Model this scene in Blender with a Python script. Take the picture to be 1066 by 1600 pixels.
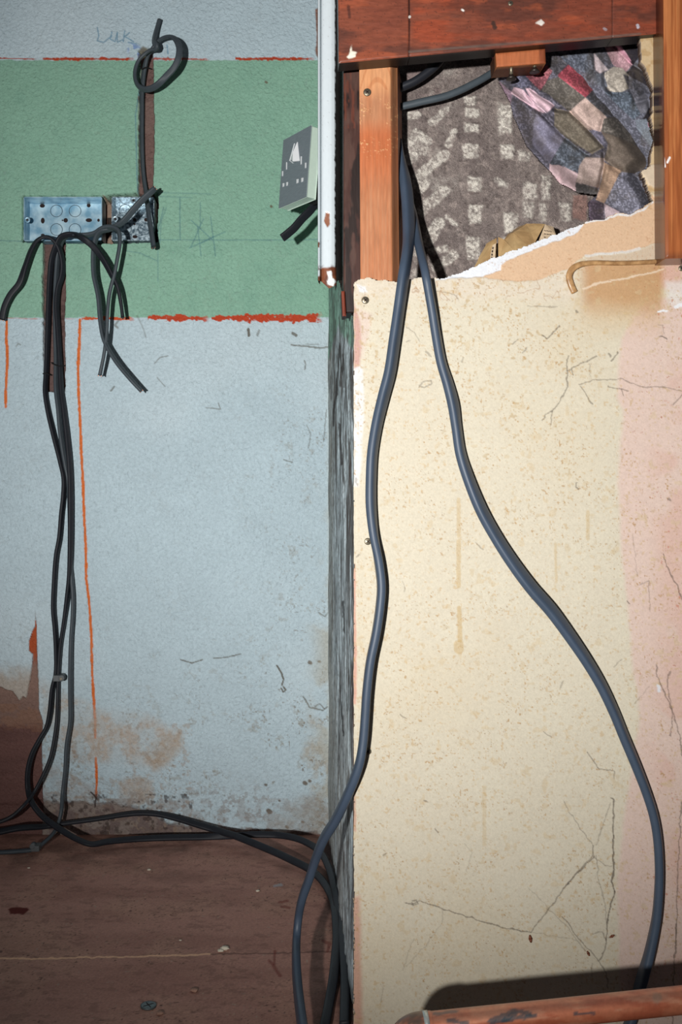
import bpy, math
import numpy as np
from mathutils import Vector, Matrix

sc = bpy.context.scene
col = sc.collection
for o in list(bpy.data.objects):
    bpy.data.objects.remove(o)

# ---------------------------------------------------------------- camera, light, exposure
FP = 1556.0                     # focal length in pixels of the 1066 x 1600 frame
VX, VY = 445.0, 800.0           # where the viewing axis meets the frame
CZ = 0.529                      # camera height above the floor
YB, YP = 1.63, 1.02             # depth of the back wall and of the boarded front
XS = 0.0715                     # plane of the side wall between the two

cam = bpy.data.objects.new('camera', bpy.data.cameras.new('camera'))
col.objects.link(cam)
cam.location = (0, 0, CZ)
cam.rotation_euler = (math.pi / 2, 0, 0)
cam.data.sensor_fit = 'VERTICAL'
cam.data.sensor_height = 36.0
cam.data.sensor_width = 24.0
cam.data.lens = 36.0 * FP / 1600.0
cam.data.shift_x = (533 - VX) / 1600.0
cam.data.clip_start = 0.02
sc.camera = cam

flash = bpy.data.lights.new('camera_flash', 'SPOT')
flash.energy = 140
flash.spot_size = math.radians(71)
flash.spot_blend = 1.0
flash.shadow_soft_size = 0.02
flash.color = (1.0, 0.985, 0.96)
fo = bpy.data.objects.new('camera_flash', flash)
col.objects.link(fo)
fo.location = (-0.28, -0.34, CZ - 0.02)
fo.rotation_euler = (Vector((0.10, 1.2, 0.76)) - Vector(fo.location)).to_track_quat('-Z', 'Y').to_euler()

world = bpy.data.worlds.new('room_light')
sc.world = world
world.use_nodes = True
world.node_tree.nodes['Background'].inputs[0].default_value = (0.90, 0.92, 1.0, 1)
world.node_tree.nodes['Background'].inputs[1].default_value = 0.05
sc.view_settings.view_transform = 'Standard'
sc.view_settings.look = 'None'
sc.view_settings.gamma = 1
sc.view_settings.use_curve_mapping = False
sc.view_settings.exposure = 0.0

# ---------------------------------------------------------------- helpers
def at(px, py, Y):
    return Vector(((px - VX) / FP * Y, Y, CZ + (VY - py) / FP * Y))

def lin(c):
    c = np.asarray(c, dtype=float) / 255.0
    return np.where(c <= 0.04045, c / 12.92, ((c + 0.055) / 1.055) ** 2.4)

def vn(x, y, seed=0):
    ix = np.floor(x); iy = np.floor(y)
    fx = x - ix; fy = y - iy
    fx = fx * fx * (3 - 2 * fx); fy = fy * fy * (3 - 2 * fy)
    def h(a, b):
        v = np.sin(a * 127.1 + b * 311.7 + seed * 74.7) * 43758.5453
        return v - np.floor(v)
    a = h(ix, iy); b = h(ix + 1, iy); c = h(ix, iy + 1); d = h(ix + 1, iy + 1)
    return (a + (b - a) * fx) * (1 - fy) + (c + (d - c) * fx) * fy

def fbm(x, y, s, octv=4, seed=0):
    r = 0; amp = 0.5; tot = 0
    for k in range(octv):
        r = r + amp * vn(x / s * 2 ** k, y / s * 2 ** k, seed + k * 13)
        tot += amp; amp *= 0.55
    return r / tot

def sstep(a, b, v):
    t = np.clip((v - a) / (b - a), 0, 1)
    return t * t * (3 - 2 * t)

def pdist(X, Y, pts):
    """distance to an open polyline"""
    best = np.full(X.shape, 1e9)
    for (x0, y0), (x1, y1) in zip(pts[:-1], pts[1:]):
        dx, dy = x1 - x0, y1 - y0
        L = dx * dx + dy * dy + 1e-9
        t = np.clip(((X - x0) * dx + (Y - y0) * dy) / L, 0, 1)
        best = np.minimum(best, (X - x0 - t * dx) ** 2 + (Y - y0 - t * dy) ** 2)
    return np.sqrt(best)

def inside(X, Y, pts):
    r = np.zeros(X.shape, bool)
    n = len(pts)
    for i in range(n):
        x0, y0 = pts[i]; x1, y1 = pts[(i + 1) % n]
        if y0 == y1: continue
        r ^= ((y0 > Y) != (y1 > Y)) & (X < (x1 - x0) * (Y - y0) / (y1 - y0) + x0)
    return r

class Canvas:
    """a grid of surface points with its own colour and relief"""
    def __init__(s, PX, PY, base):
        s.X = PX.astype(float); s.Y = PY.astype(float)
        s.c = np.empty(PX.shape + (3,)); s.c[:] = lin(base)
        s.h = np.zeros(PX.shape)
        s.wx = s.X; s.wy = s.Y
    def warp(s, amp, scale, seed=5):
        s.wx = s.X + amp * (fbm(s.X, s.Y, scale, 4, seed) - .5) * 2
        s.wy = s.Y + amp * (fbm(s.X, s.Y, scale, 4, seed + 50) - .5) * 2
    def box(s, pts, m):
        xs = [p[0] for p in pts]; ys = [p[1] for p in pts]
        return (s.wx > min(xs) - m) & (s.wx < max(xs) + m) & (s.wy > min(ys) - m) & (s.wy < max(ys) + m)
    def line(s, pts, w, color, a=1.0, soft=1.0, h=0):
        b = s.box(pts, w + soft + 2)
        if not b.any(): return
        m = (1 - sstep(w / 2, w / 2 + soft, pdist(s.wx[b], s.wy[b], pts))) * a
        s.c[b] = s.c[b] * (1 - m[:, None]) + lin(color) * m[:, None]
        if h: s.h[b] += m * h
    def poly(s, pts, color, a=1.0, soft=1.5, h=0, noise=None):
        b = s.box(pts, soft + 3)
        if not b.any(): return
        X, Y = s.wx[b], s.wy[b]
        d = pdist(X, Y, pts + pts[:1])
        d = np.where(inside(X, Y, pts), -d, d)
        m = (1 - sstep(-soft, soft, d)) * a
        if noise is not None:
            m = m * noise[b]
        if color is not None:
            s.c[b] = s.c[b] * (1 - m[:, None]) + lin(color) * m[:, None]
        if h: s.h[b] += (1 - sstep(-soft, soft, d)) * h
    def mask(s, m, color, a=1.0):
        m = np.clip(m, 0, 1) * a
        s.c[:] = s.c * (1 - m[..., None]) + lin(color) * m[..., None]
    def mul(s, f):
        s.c *= f[..., None] if np.ndim(f) == 2 else f

def raw_mesh(name, V, F, colors=None, mat=None, parent=None, smooth=True):
    """V (n,3), F (m,4)"""
    V = np.asarray(V, dtype=np.float32); F = np.asarray(F, dtype=np.int32)
    me = bpy.data.meshes.new(name)
    me.vertices.add(len(V)); me.vertices.foreach_set('co', V.ravel())
    me.loops.add(F.size); me.loops.foreach_set('vertex_index', F.ravel())
    me.polygons.add(len(F))
    me.polygons.foreach_set('loop_start', np.arange(0, F.size, F.shape[1], dtype=np.int32))
    me.polygons.foreach_set('loop_total', np.full(len(F), F.shape[1], dtype=np.int32))
    me.polygons.foreach_set('use_smooth', np.full(len(F), smooth))
    me.update(calc_edges=True)
    if colors is not None:
        at_ = me.color_attributes.new('paint', 'FLOAT_COLOR', 'POINT')
        cc = np.ones((len(V), 4), dtype=np.float32); cc[:, :3] = np.clip(colors, 0.002, 1)
        at_.data.foreach_set('color', cc.ravel())
    me.validate()
    if mat: me.materials.append(mat)
    ob = bpy.data.objects.new(name, me)
    col.objects.link(ob)
    if parent: ob.parent = parent
    return ob

def sheet(name, P, colors, mat, keep=None, back=None, edge_color=None, parent=None, smooth=True):
    """grid of points P (H,W,3); keep masks its cells; back = vector the rim is turned back by"""
    H, W = P.shape[:2]
    idx = np.arange(H * W).reshape(H, W)
    if keep is None: keep = np.ones((H - 1, W - 1), bool)
    F = np.stack([idx[:-1, :-1], idx[:-1, 1:], idx[1:, 1:], idx[1:, :-1]], -1)[keep]
    V = P.reshape(-1, 3); C = colors.reshape(-1, 3)
    if back is not None:
        n = H * W
        k = np.zeros((H + 1, W + 1), bool); k[1:-1, 1:-1] = keep
        ev = k[1:-1, 1:] != k[1:-1, :-1]            # vertical edges  (H-1, W)
        eh = k[1:, 1:-1] != k[:-1, 1:-1]            # horizontal edges (H, W-1)
        a = np.concatenate([idx[:-1, :][ev], idx[:, :-1][eh]])
        b = np.concatenate([idx[1:, :][ev], idx[:, 1:][eh]])
        V = np.concatenate([V, V, V + np.asarray(back)])
        ec = C if edge_color is None else np.tile(lin(edge_color), (n, 1))
        C = np.concatenate([C, ec, ec])
        F = np.concatenate([F, np.stack([a + n, b + n, b + 2 * n, a + 2 * n], -1), F[:, ::-1] + 2 * n])
    used = np.zeros(len(V), bool); used[F.ravel()] = True
    rm = np.cumsum(used) - 1
    return raw_mesh(name, V[used], rm[F], C[used], mat, parent, smooth)

def tag(o, label, cat, group=None):
    o['label'] = label; o['category'] = cat
    if group: o['group'] = group
    return o

def structure(o):
    o['kind'] = 'structure'
    return o

def empty(name, loc):
    o = bpy.data.objects.new(name, None)
    o.empty_display_size = 0.01
    col.objects.link(o); o.location = loc
    return o

def under(o, root):
    """parent a part whose mesh is in world coordinates to an Empty"""
    o.parent = root
    o.matrix_parent_inverse = Matrix.Translation(root.location).inverted()
    return o

# ---------------------------------------------------------------- materials
def mat_new(name):
    m = bpy.data.materials.new(name); m.use_nodes = True
    nt = m.node_tree
    return m, nt, nt.nodes['Principled BSDF']

def painted(name, rough=0.7, bump=0.3, bscale=150, bdist=0.002, stretch=(1, 1, 1), grain=0.12, gscale=600, spec=0.3, detail=4, metallic=0, coat=0):
    m, nt, bs = mat_new(name)
    N = nt.nodes.new
    a = N('ShaderNodeVertexColor'); a.layer_name = 'paint'
    tc = N('ShaderNodeTexCoord')
    mp = N('ShaderNodeMapping'); mp.inputs['Scale'].default_value = stretch
    nt.links.new(tc.outputs['Object'], mp.inputs[0])
    n1 = N('ShaderNodeTexNoise'); n1.inputs['Scale'].default_value = bscale; n1.inputs['Detail'].default_value = detail
    n1.inputs['Distortion'].default_value = 0.6
    n2 = N('ShaderNodeTexNoise'); n2.inputs['Scale'].default_value = gscale; n2.inputs['Detail'].default_value = 3
    nt.links.new(mp.outputs[0], n1.inputs[0]); nt.links.new(mp.outputs[0], n2.inputs[0])
    mr = N('ShaderNodeMapRange')
    mr.inputs['From Min'].default_value = .3; mr.inputs['From Max'].default_value = .7
    mr.inputs['To Min'].default_value = 1 - grain; mr.inputs['To Max'].default_value = 1 + grain
    nt.links.new(n2.outputs['Fac'], mr.inputs['Value'])
    mul = N('ShaderNodeVectorMath'); mul.operation = 'SCALE'
    nt.links.new(a.outputs[0], mul.inputs[0]); nt.links.new(mr.outputs[0], mul.inputs['Scale'])
    nt.links.new(mul.outputs[0], bs.inputs['Base Color'])
    bp = N('ShaderNodeBump'); bp.inputs['Strength'].default_value = bump; bp.inputs['Distance'].default_value = bdist
    nt.links.new(n1.outputs['Fac'], bp.inputs['Height']); nt.links.new(bp.outputs[0], bs.inputs['Normal'])
    bs.inputs['Roughness'].default_value = rough
    bs.inputs['Specular IOR Level'].default_value = spec
    bs.inputs['Metallic'].default_value = metallic
    bs.inputs['Coat Weight'].default_value = coat
    return m

def plain(name, c, rough=0.5, metallic=0, spec=0.5, vary=0.1, vscale=200, bump=0.1, c2=None, stretch=(1, 1, 1), bdist=0.0005):
    m, nt, bs = mat_new(name)
    N = nt.nodes.new
    tc = N('ShaderNodeTexCoord'); mp = N('ShaderNodeMapping'); mp.inputs['Scale'].default_value = stretch
    nt.links.new(tc.outputs['Object'], mp.inputs[0])
    n1 = N('ShaderNodeTexNoise'); n1.inputs['Scale'].default_value = vscale; n1.inputs['Detail'].default_value = 4
    nt.links.new(mp.outputs[0], n1.inputs[0])
    rp = N('ShaderNodeValToRGB')
    a = lin(c); b = lin(c2) if c2 is not None else a * (1 + vary)
    if c2 is None: a = a * (1 - vary)
    rp.color_ramp.elements[0].position = .35; rp.color_ramp.elements[1].position = .65
    rp.color_ramp.elements[0].color = (*a, 1); rp.color_ramp.elements[1].color = (*b, 1)
    nt.links.new(n1.outputs['Fac'], rp.inputs[0]); nt.links.new(rp.outputs[0], bs.inputs['Base Color'])
    bp = N('ShaderNodeBump'); bp.inputs['Strength'].default_value = bump; bp.inputs['Distance'].default_value = bdist
    nt.links.new(n1.outputs['Fac'], bp.inputs['Height']); nt.links.new(bp.outputs[0], bs.inputs['Normal'])
    bs.inputs['Roughness'].default_value = rough; bs.inputs['Metallic'].default_value = metallic
    bs.inputs['Specular IOR Level'].default_value = spec
    return m

M_wall = painted('papered_wall_paint', .75, .9, 190, .0034, (1, 1, 1), .08, 900, detail=3)
M_board = painted('aged_board_paint', .6, .12, 260, .0008, (1, 1, 1), .05, 900)
M_floor = painted('dusty_plywood', .8, .3, 300, .0006, (.35, 1, 1), .14, 800)
M_side = painted('weathered_side_paint', .75, .5, 200, .0015, (1, 1, .25), .15, 500)
M_plaster = painted('rough_render', .9, .8, 300, .002, (1, 1, 1), .5, 1300)
M_cloth = painted('woven_cloth', .9, .35, 900, .0006, (1, 1, 1), .30, 1500)
M_wood = painted('timber_paint', .55, .35, 220, .0008, (1, 1, .12), .14, 420)
M_beamwood = painted('red_stained_board', .42, .35, 160, .001, (.25, 1, 1), .18, 420, spec=.45)
M_gloss = painted('gloss_white_paint', .3, .25, 120, .001, (1, 1, .5), .02, 300, spec=.5)
M_cable = plain('grey_pvc_sheath', (66, 74, 80), .5, vary=.06, vscale=90, bump=.15, spec=.3)
M_cable_big = plain('blue_grey_pvc_sheath', (62, 74, 90), .44, vary=.05, vscale=60, bump=.12, spec=.3)
M_cable_dark = plain('dark_pvc_sheath', (34, 36, 42), .5, vary=.08, vscale=90, bump=.15, spec=.25)
M_copper_wire = plain('bare_copper', (200, 150, 130), .3, .8)
M_grey_plastic = plain('grey_clip_plastic', (88, 92, 94), .5, vary=.05)
M_black = plain('black_gap', (10, 8, 8), .9)
M_galv = plain('galvanised_steel', (120, 164, 188), .42, .45, c2=(186, 214, 226), vscale=60, bump=.2)
M_galv2 = plain('shiny_galvanised_steel', (84, 106, 120), .34, .6, c2=(206, 226, 236), vscale=260, bump=.35, bdist=.0008)
M_ring = plain('pressed_steel_groove', (84, 104, 116), .5, .4)
M_hole = plain('dark_hole', (40, 26, 24), .9)
M_screw = plain('dull_screw_metal', (120, 112, 96), .4, .7, vary=.25, vscale=800)
M_dark_screw = plain('blackened_screw', (52, 44, 40), .4, .5, vary=.2, vscale=600)
M_brushed = plain('brushed_steel', (128, 138, 146), .5, .15, vary=.1, vscale=120, stretch=(1, 1, 12))
M_mint = plain('pale_switch_plastic', (206, 226, 212), .4, vary=.02)
M_white = plain('white_plastic', (235, 238, 240), .35, vary=.01)

# ---------------------------------------------------------------- crops used to read positions
def K(x0, y0, s):
    return lambda pts: [(x0 + x / s, y0 + y / s) for x, y in pts]
k3 = K(760, 0, 3.477)
k2 = K(500, 0, 3.553)

# ================================================================ BACK WALL
xs = np.concatenate([np.arange(-700, -12, 9.), np.arange(-12, 522, 1.2), np.arange(524, 700, 8.)])
ys = np.concatenate([np.arange(-400, -14, 9.), np.arange(-14, 1312, 1.2)])
PX, PY = np.meshgrid(xs, ys)
W = Canvas(PX, PY, (172, 190, 198))
fine = fbm(PX, PY, 60, 4, 1)
big = fbm(PX, PY, 260, 3, 2)
W.mul(0.94 + 0.12 * fine)
W.mul(1.17)
GR = .90 + .20 * fbm(PX, PY, 2.6, 2, 111)
W.mask(sstep(.45, .75, big) * .35, (206, 220, 226))
# green band
W.warp(1.6, 9, 3)
g = sstep(93, 95, W.wy) * (1 - sstep(495.5, 497.5, W.wy))
W.mask(g, (136, 178, 157))
W.mask(g * sstep(.5, .8, fine) * .3, (146, 190, 168))
W.mask(g * sstep(.55, .8, fbm(PX, PY, 30, 3, 77)) * .22, (112, 158, 140))
# ragged orange-red cutting-in lines
def ragged(y, segs, c):
    for (x0, x1, w, a) in segs:
        yy = y + 2.4 * (fbm(PX, PY * 0, 40, 3, 31) - .5)
        wid = w * (.15 + 1.3 * fbm(PX, PY * 0, 9, 3, 37)) * (.55 + .9 * vn(PX / 3.2, PY / 1.7, 39))
        m = (1 - sstep(wid / 2 - .3, wid / 2 + .6, np.abs(PY - yy))) * (PX > x0) * (PX < x1)
        m = m * sstep(.10, .2, fbm(PX, PY, 5, 2, 43)) * sstep(0, 14, x1 - PX + 10 * (fbm(PX, PY, 4, 2, 44) - .5))
        W.mask(m, c, a)
ragged(92, [(-12, 62, 2.2, 1), (66, 212, 4.6, 1), (236, 330, 3.4, .9), (368, 492, 4.4, 1)], (176, 64, 34))
ragged(91, [(95, 150, 3.0, 1), (425, 442, 4, 1)], (176, 64, 34))
ragged(498, [(-12, 66, 1.2, .7), (102, 122, 1.0, .5), (128, 212, 6, 1)], (196, 84, 44))
ragged(497, [(231, 330, 9, 1), (330, 506, 12, 1)], (186, 66, 34))
ragged(494.5, [(390, 500, 7.0, 1)], (186, 66, 34))
W.warp(.8, 5, 3)
def drip(pts, w):
    for i in range(len(pts) - 1):
        n = max(2, int(abs(pts[i + 1][1] - pts[i][1]) / 6))
        for k in range(n):
            t0, t1 = k / n, (k + 1) / n
            a = (pts[i][0] + (pts[i + 1][0] - pts[i][0]) * t0, pts[i][1] + (pts[i + 1][1] - pts[i][1]) * t0)
            b = (pts[i][0] + (pts[i + 1][0] - pts[i][0]) * t1, pts[i][1] + (pts[i + 1][1] - pts[i][1]) * t1)
            W.line([a, b], w * (.75 + .5 * float(vn(np.array(a[1] / 9.), np.array(3.), 4))), (214, 108, 46), 1, .8, .0004)
drip([(125, 500), (124, 540), (122, 575), (123, 610), (125, 650), (127, 700), (129, 740), (131, 790), (134, 850), (135, 905), (140, 945), (143, 1000), (144, 1050), (147, 1100), (149, 1128), (149, 1152)], 3.4)
drip([(150, 1184), (151, 1205), (151, 1222), (150, 1245)], 3.4)
drip([(11, 502), (10, 530), (12, 560), (10, 590), (9, 612), (9, 636)], 3.2)
# pencil marks
pen = (66, 112, 124)
W.warp(.5, 12, 8)
def pencil(*pls, w=.8, a=.55, c=pen):
    for p in pls: W.line(p, w, c, a, 1.0)
pencil([(-12, 375), (36, 377)], [(246, 375), (460, 375), (500, 374)], w=.7, a=.5)
pencil([(248, 301), (330, 303)], [(250, 307), (300, 309)], a=.35)
k0 = K(0, 0, 1066 / 540.)
pencil(k0([(505, 640), (490, 700), (480, 760)]), k0([(555, 610), (556, 740)]), k0([(590, 680), (655, 740)]),
       k0([(628, 675), (590, 760)]), k0([(610, 700), (620, 790)]), k0([(650, 670), (665, 790)]), k0([(620, 750), (695, 715)]), k0([(585, 765), (660, 730)]),
       k0([(618, 625), (618, 700)]), a=.5)
pencil([(197, 392), (220, 396), (246, 408)], [(247, 300), (247, 440)], [(260, 325), (252, 345), (250, 380)], a=.4)
pencil([(218, 140), (212, 180), (213, 230), (215, 300)], a=.5, c=(40, 90, 140), w=.7)
# pencilled scribble on the pale paint at the top
sk = (108, 148, 172)
pencil(k0([(300, 85), (305, 110), (300, 125), (320, 130), (345, 110)]), k0([(345, 98), (340, 120), (355, 128), (362, 100)]),
       k0([(362, 100), (362, 130), (378, 122)]), k0([(385, 95), (380, 128)]), k0([(400, 100), (385, 112), (412, 128)]), k0([(395, 130), (420, 135)]), k0([(515, 140), (518, 165)]), a=.8, c=sk, w=1.0)
W.mask((1 - sstep(4, 13, pdist(PX, PY, [(208, 76), (222, 84)]))) * sstep(.45, .6, fbm(PX, PY, 6, 2, 9)) * .6, (60, 110, 190))
# dirt marks
W.warp(1.0, 6, 12)
dk = (92, 84, 70)
for p, w, a in [([(455, 539), (480, 541), (500, 544), (516, 541)], 1.6, .7), ([(478, 538), (498, 538)], .8, .5), ([(405, 517), (402, 523)], 3, .5),
             ([(388, 515), (389, 524)], 3.4, .9), ([(457, 521), (463, 524)], 3.6, .8), ([(282, 1031), (300, 1036), (316, 1031)], 1, .8), ([(334, 1029), (358, 1026), (376, 1022)], .9, .7),
             ([(433, 1040), (440, 1052), (443, 1062), (441, 1070)], 1.8, .9), ([(443, 1073), (447, 1078), (443, 1081), (440, 1076)], 1.4, .9),
             ([(474, 1088), (484, 1105), (505, 1110), (512, 1104)], 1.2, .7), ([(492, 1104), (500, 1100), (508, 1108)], 1, .6),
             ([(513, 940), (514, 955), (508, 963), (498, 957)], 1, .6), ([(241, 568), (250, 558), (262, 556)], .9, .6),
             ([(173, 611), (179, 604)], 1.6, .7), ([(322, 637), (345, 639), (341, 630)], .9, .6), ([(443, 718), (457, 722)], 1, .6),
             ([(476, 563), (478, 570), (476, 577)], 1.2, .6), ([(246, 590), (258, 604)], .7, .5), ([(25, 541), (28, 537), (32, 539)], 1.2, .5), ([(510, 640), (506, 690)], .9, .5),
             ([(480, 665), (486, 678), (482, 700)], .8, .5), ([(186, 500), (180, 508), (184, 512)], 2.4, .6), ([(214, 494), (222, 508), (226, 520), (228, 527)], 1.6, .35)]:
    W.line(p, w, dk, a, 1.0)
for x, y, r in [(416, 128, 2.6), (484, 1035, 4), (499, 1033, 2.4), (415, 1226, 2.5), (437, 1251, 2), (420, 1267, 5.5), (476, 1223, 4.5), (484, 1220, 3), (403, 1298, 4), (448, 1292, 3), (473, 1284, 3), (424, 322, 2), (136, 1289, 3)]:
    W.line([(x - .5, y), (x + r * .4, y + r * .3)], r, (98, 82, 64), .85, 1.4)
# specks: denser towards the side wall and the floor
sp = sstep(.80, .90, vn(PX / 2.6, PY / 2.6, 21))
den = np.clip(sstep(330, 520, PX) * sstep(500, 700, PY) * .55 + sstep(900, 1250, PY) * .6 + .10, 0, 1) * sstep(.46, .62, fbm(PX, PY, 34, 4, 22))
W.mask(sp * den, (120, 108, 92), .85)
W.mask(sstep(.62, .7, fbm(PX, PY, 8, 4, 28)) * den * .8, (150, 146, 134), .8)
sp = sstep(.86, .93, vn(PX / 1.9 + 9, PY / 3.4, 24))
W.mask(sp * (PY > 80) * .4 * sstep(.4, .6, fbm(PX, PY, 50, 3, 5)), (128, 140, 142), .8)
# yellow damp along the corner
dmp = sstep(470, 518, PX + 30 * (fine - .5)) * sstep(720, 900, PY)
W.mask(dmp * sstep(.38, .62, fbm(PX, PY, 40, 4, 41)), (176, 170, 152), .65)
W.mask(sstep(508, 516, PX) * sstep(505, 530, PY), (196, 206, 200), .5)
# damp stains near the floor
W.warp(10, 40, 60)
tan = (182, 168, 154)
st = sstep(.34, .58, fbm(PX, PY, 26, 5, 62)) * (.55 + .45 * sstep(.4, .6, fbm(PX, PY, 5, 3, 63)))
W.poly([(66, 1070), (110, 1090), (160, 1108), (230, 1120), (262, 1140), (285, 1140), (286, 1165), (262, 1180), (240, 1202), (216, 1190), (180, 1190), (120, 1190), (96, 1170), (80, 1130)], tan, .85, 14, 0, .25 + .75 * st)
W.poly([(180, 1222), (215, 1212), (236, 1222), (238, 1250), (215, 1262), (188, 1250)], (176, 162, 148), .8, 6, 0, .5 + .5 * st)
W.poly([(225, 1182), (250, 1160), (284, 1140), (286, 1165), (258, 1198), (232, 1205)], (172, 156, 138), .7, 7, 0, .5 + .5 * st)
W.poly([(105, 1160), (130, 1160), (132, 1185), (110, 1188)], (138, 112, 88), .7, 6, 0, st)
W.poly([(462, 1252), (500, 1245), (520, 1262), (520, 1310), (440, 1310), (420, 1288)], (150, 140, 128), .7, 10, 0, .4 + .6 * st)
W.poly([(480, 1120), (505, 1130), (512, 1210), (490, 1240), (470, 1200)], (166, 152, 130), .6, 9, 0, st)
W.poly([(60, 1190), (150, 1230), (160, 1262), (60, 1262)], (160, 150, 144), .55, 8, 0, st)
# crumbling brown foot of the wall
W.warp(7, 22, 70)
W.poly([(60, 1252), (100, 1252), (140, 1256), (196, 1258), (236, 1268), (262, 1284), (330, 1296), (420, 1300), (520, 1303), (520, 1330), (-40, 1330), (-40, 1262)], (108, 84, 76), .92, 4, -.003)
W.mask((PY > 1200) * (PX > 66) * (PX < 420) * sstep(.56, .64, fbm(PX, PY, 7, 4, 171)) * sstep(1200, 1262, PY) * .8, (130, 112, 100), .6)
W.mask((PY > 1130) * (PX > 66) * (PX < 300) * sstep(.60, .70, fbm(PX, PY, 7, 4, 172)), (160, 140, 120), .45)
W.mask((PY > 1248) * sstep(.48, .6, fbm(PX, PY, 14, 4, 71)) * (1 - sstep(160, 330, PX) * .5) * (PX > 60), (146, 134, 126), .7)
W.mask((PY > 1240) * sstep(.60, .72, fbm(PX, PY, 7, 3, 72)) * (PX < 300) * (PX > 66), (58, 44, 40), .7)
W.warp(1.5, 8, 75)
W.line([(142, 1238), (150, 1246), (148, 1262)], 1.3, (60, 46, 42), .9)
# bare hardboard at lower left, where the paper has torn away
W.warp(1.3, 7, 80)
bare = [(55.5, 955), (57, 990), (57.5, 1020), (60, 1080), (61, 1108), (67, 1128), (65, 1150), (66, 1200), (67, 1256), (64, 1330), (-720, 1330),
        (-720, 1072), (0, 1073), (10, 1078), (20, 1080), (27, 1090), (31, 1095), (36, 1088), (41, 1091), (47, 1060), (50, 1040), (51, 1022), (45, 1017), (45, 1003), (50, 987), (55, 978)]
W.poly(bare, (118, 90, 80), 1, .8, -.0035)
inb = inside(PX, PY, bare)
W.mask(inb * (1 - sstep(1010, 1050, PY + 12 * (fine - .5))), (166, 76, 38))
W.mask(inb * sstep(1020, 1050, PY) * (1 - sstep(1075, 1110, PY)) * .6, (146, 118, 106))
W.mask(inb * sstep(1070, 1090, PY) * .6, (132, 106, 96))
W.mask(inb * sstep(1125, 1140, PY + 22 * (fbm(PX, PY, 30, 3, 8) - .5)) * .8, (104, 70, 66))
W.mask(inb * sstep(.52, .62, fbm(PX, PY, 18, 4, 9)) * (PY > 1100) * (PY < 1145), (150, 104, 70), .25)
W.mask(inb * sstep(.45, .8, fbm(PX, PY * 5, 60, 4, 10)) * (PY > 1130) * .4, (84, 58, 54))
# brown tide mark on the paper above the tear
W.mask((PX < 60) * sstep(1030, 1068, PY + 26 * (fbm(PX, PY, 18, 4, 11) - .5)) * (~inb), (168, 148, 128), .75)
W.line([(8, 1060), (30, 1000), (44, 985)], 12, None or (158, 176, 188), .0, 14, .003)
# chases cut for the cables
W.warp(1.8, 9, 90)
ch = (104, 82, 76)
def chase(pts, d, c, soft=.9):
    W.poly(pts, c, 1, soft, -d)
chase([(219, 84), (224, 78), (238, 82), (240, 120), (240, 150), (241, 205), (240, 250), (239, 312), (214, 312), (217, 280), (217, 210), (218, 150), (219, 110)], .010, (112, 88, 82))
chase([(68, 372), (102, 372), (102, 430), (101, 520), (102, 570), (101, 609), (90, 613), (70, 612), (68, 560), (67, 500), (66, 430)], .010, (100, 78, 74))
W.poly([(216, 78), (224, 72), (234, 76), (232, 84), (220, 86)], (104, 96, 74), .9, 1.5, -.004)
W.mask((np.abs(PX - 228) < 13) * (PY > 84) * (PY < 312) * sstep(.5, .7, fbm(PX, PY, 9, 3, 92)), (82, 58, 56), .7)
W.mask((np.abs(PX - 228) < 13) * (PY > 150) * (PY < 205), (128, 108, 100), .35)
W.mask((np.abs(PX - 85) < 17) * (PY > 380) * (PY < 612) * sstep(.5, .7, fbm(PX, PY, 8, 3, 93)), (74, 54, 52), .7)
# pocket for the two steel boxes
W.warp(1.2, 6, 95)
W.poly([(34.5, 306), (160, 306), (176, 304), (214, 300), (246, 303), (247, 320), (245, 350), (246, 378), (160, 380), (35, 378)], (86, 60, 52), 1, .8, -.046)
W.mask((PX > 160) * (PX < 176) * (PY > 305) * (PY < 378) * sstep(.48, .56, fbm(PX, PY, 14, 3, 97)), (150, 128, 112), .9)
W.mask((PX > 160) * (PX < 178) * (PY > 327) * (PY < 349), (14, 10, 10), .9)
# torn, slightly lifted paper at the outer corner near the top
W.warp(1.5, 6, 99)
W.poly([(492, 15), (502, 10), (502, 95), (496, 90), (493, 84), (495, 60)], (128, 78, 52), .9, 1)
W.mask(sstep(508, 520, PX) * (PY > 440) * (PY < 500), (92, 120, 110), .5)
W.mul(GR)
# soft unevenness of the wall itself
W.h += (fbm(PX, PY, 90, 3, 101) - .5) * .003
P = np.empty(PX.shape + (3,))
P[..., 0] = (PX - VX) / FP * YB
P[..., 1] = YB - W.h
P[..., 2] = CZ + (VY - PY) / FP * YB
wall_back = structure(sheet('wall_back', P, W.c, M_wall))

# ================================================================ FLOOR
fx = np.concatenate([np.arange(-1.2, -.5, .02), np.arange(-.5, .09, .0014), np.arange(.09, .7, .02)])
fy = np.concatenate([np.arange(.3, .98, .02), np.arange(.98, 1.64, .0014)])
FX, FY = np.meshgrid(fx, fy)
QX = VX + FX / FY * FP; QY = VY + CZ / FY * FP
Fc = Canvas(QX, QY, (176, 130, 116))
n = fbm(FX * 1000, FY * 3500, 130, 5, 4)
Fc.mask(sstep(.35, .7, n) * .5, (146, 102, 90))
n2 = fbm(FX * 1000, FY * 1000, 70, 4, 9)
Fc.mask(sstep(.45, .7, n2) * .4, (184, 142, 122))
Fc.mask(sstep(.35, .75, fbm(FX * 1000, FY * 1000, 40, 5, 14)) * (1 - sstep(1330, 1400, QY)) , (104, 78, 68), .7)
sp = sstep(.84, .92, vn(FX * 420, FY * 420, 3)) * sstep(.4, .6, n2)
Fc.mask(sp * .8, (70, 48, 44))
sp = sstep(.93, .97, vn(FX * 300, FY * 300, 7))
Fc.mask(sp * .8, (168, 150, 134))
Fc.mul(.86 + .28 * vn(FX * 900, FY * 700, 31))
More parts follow.
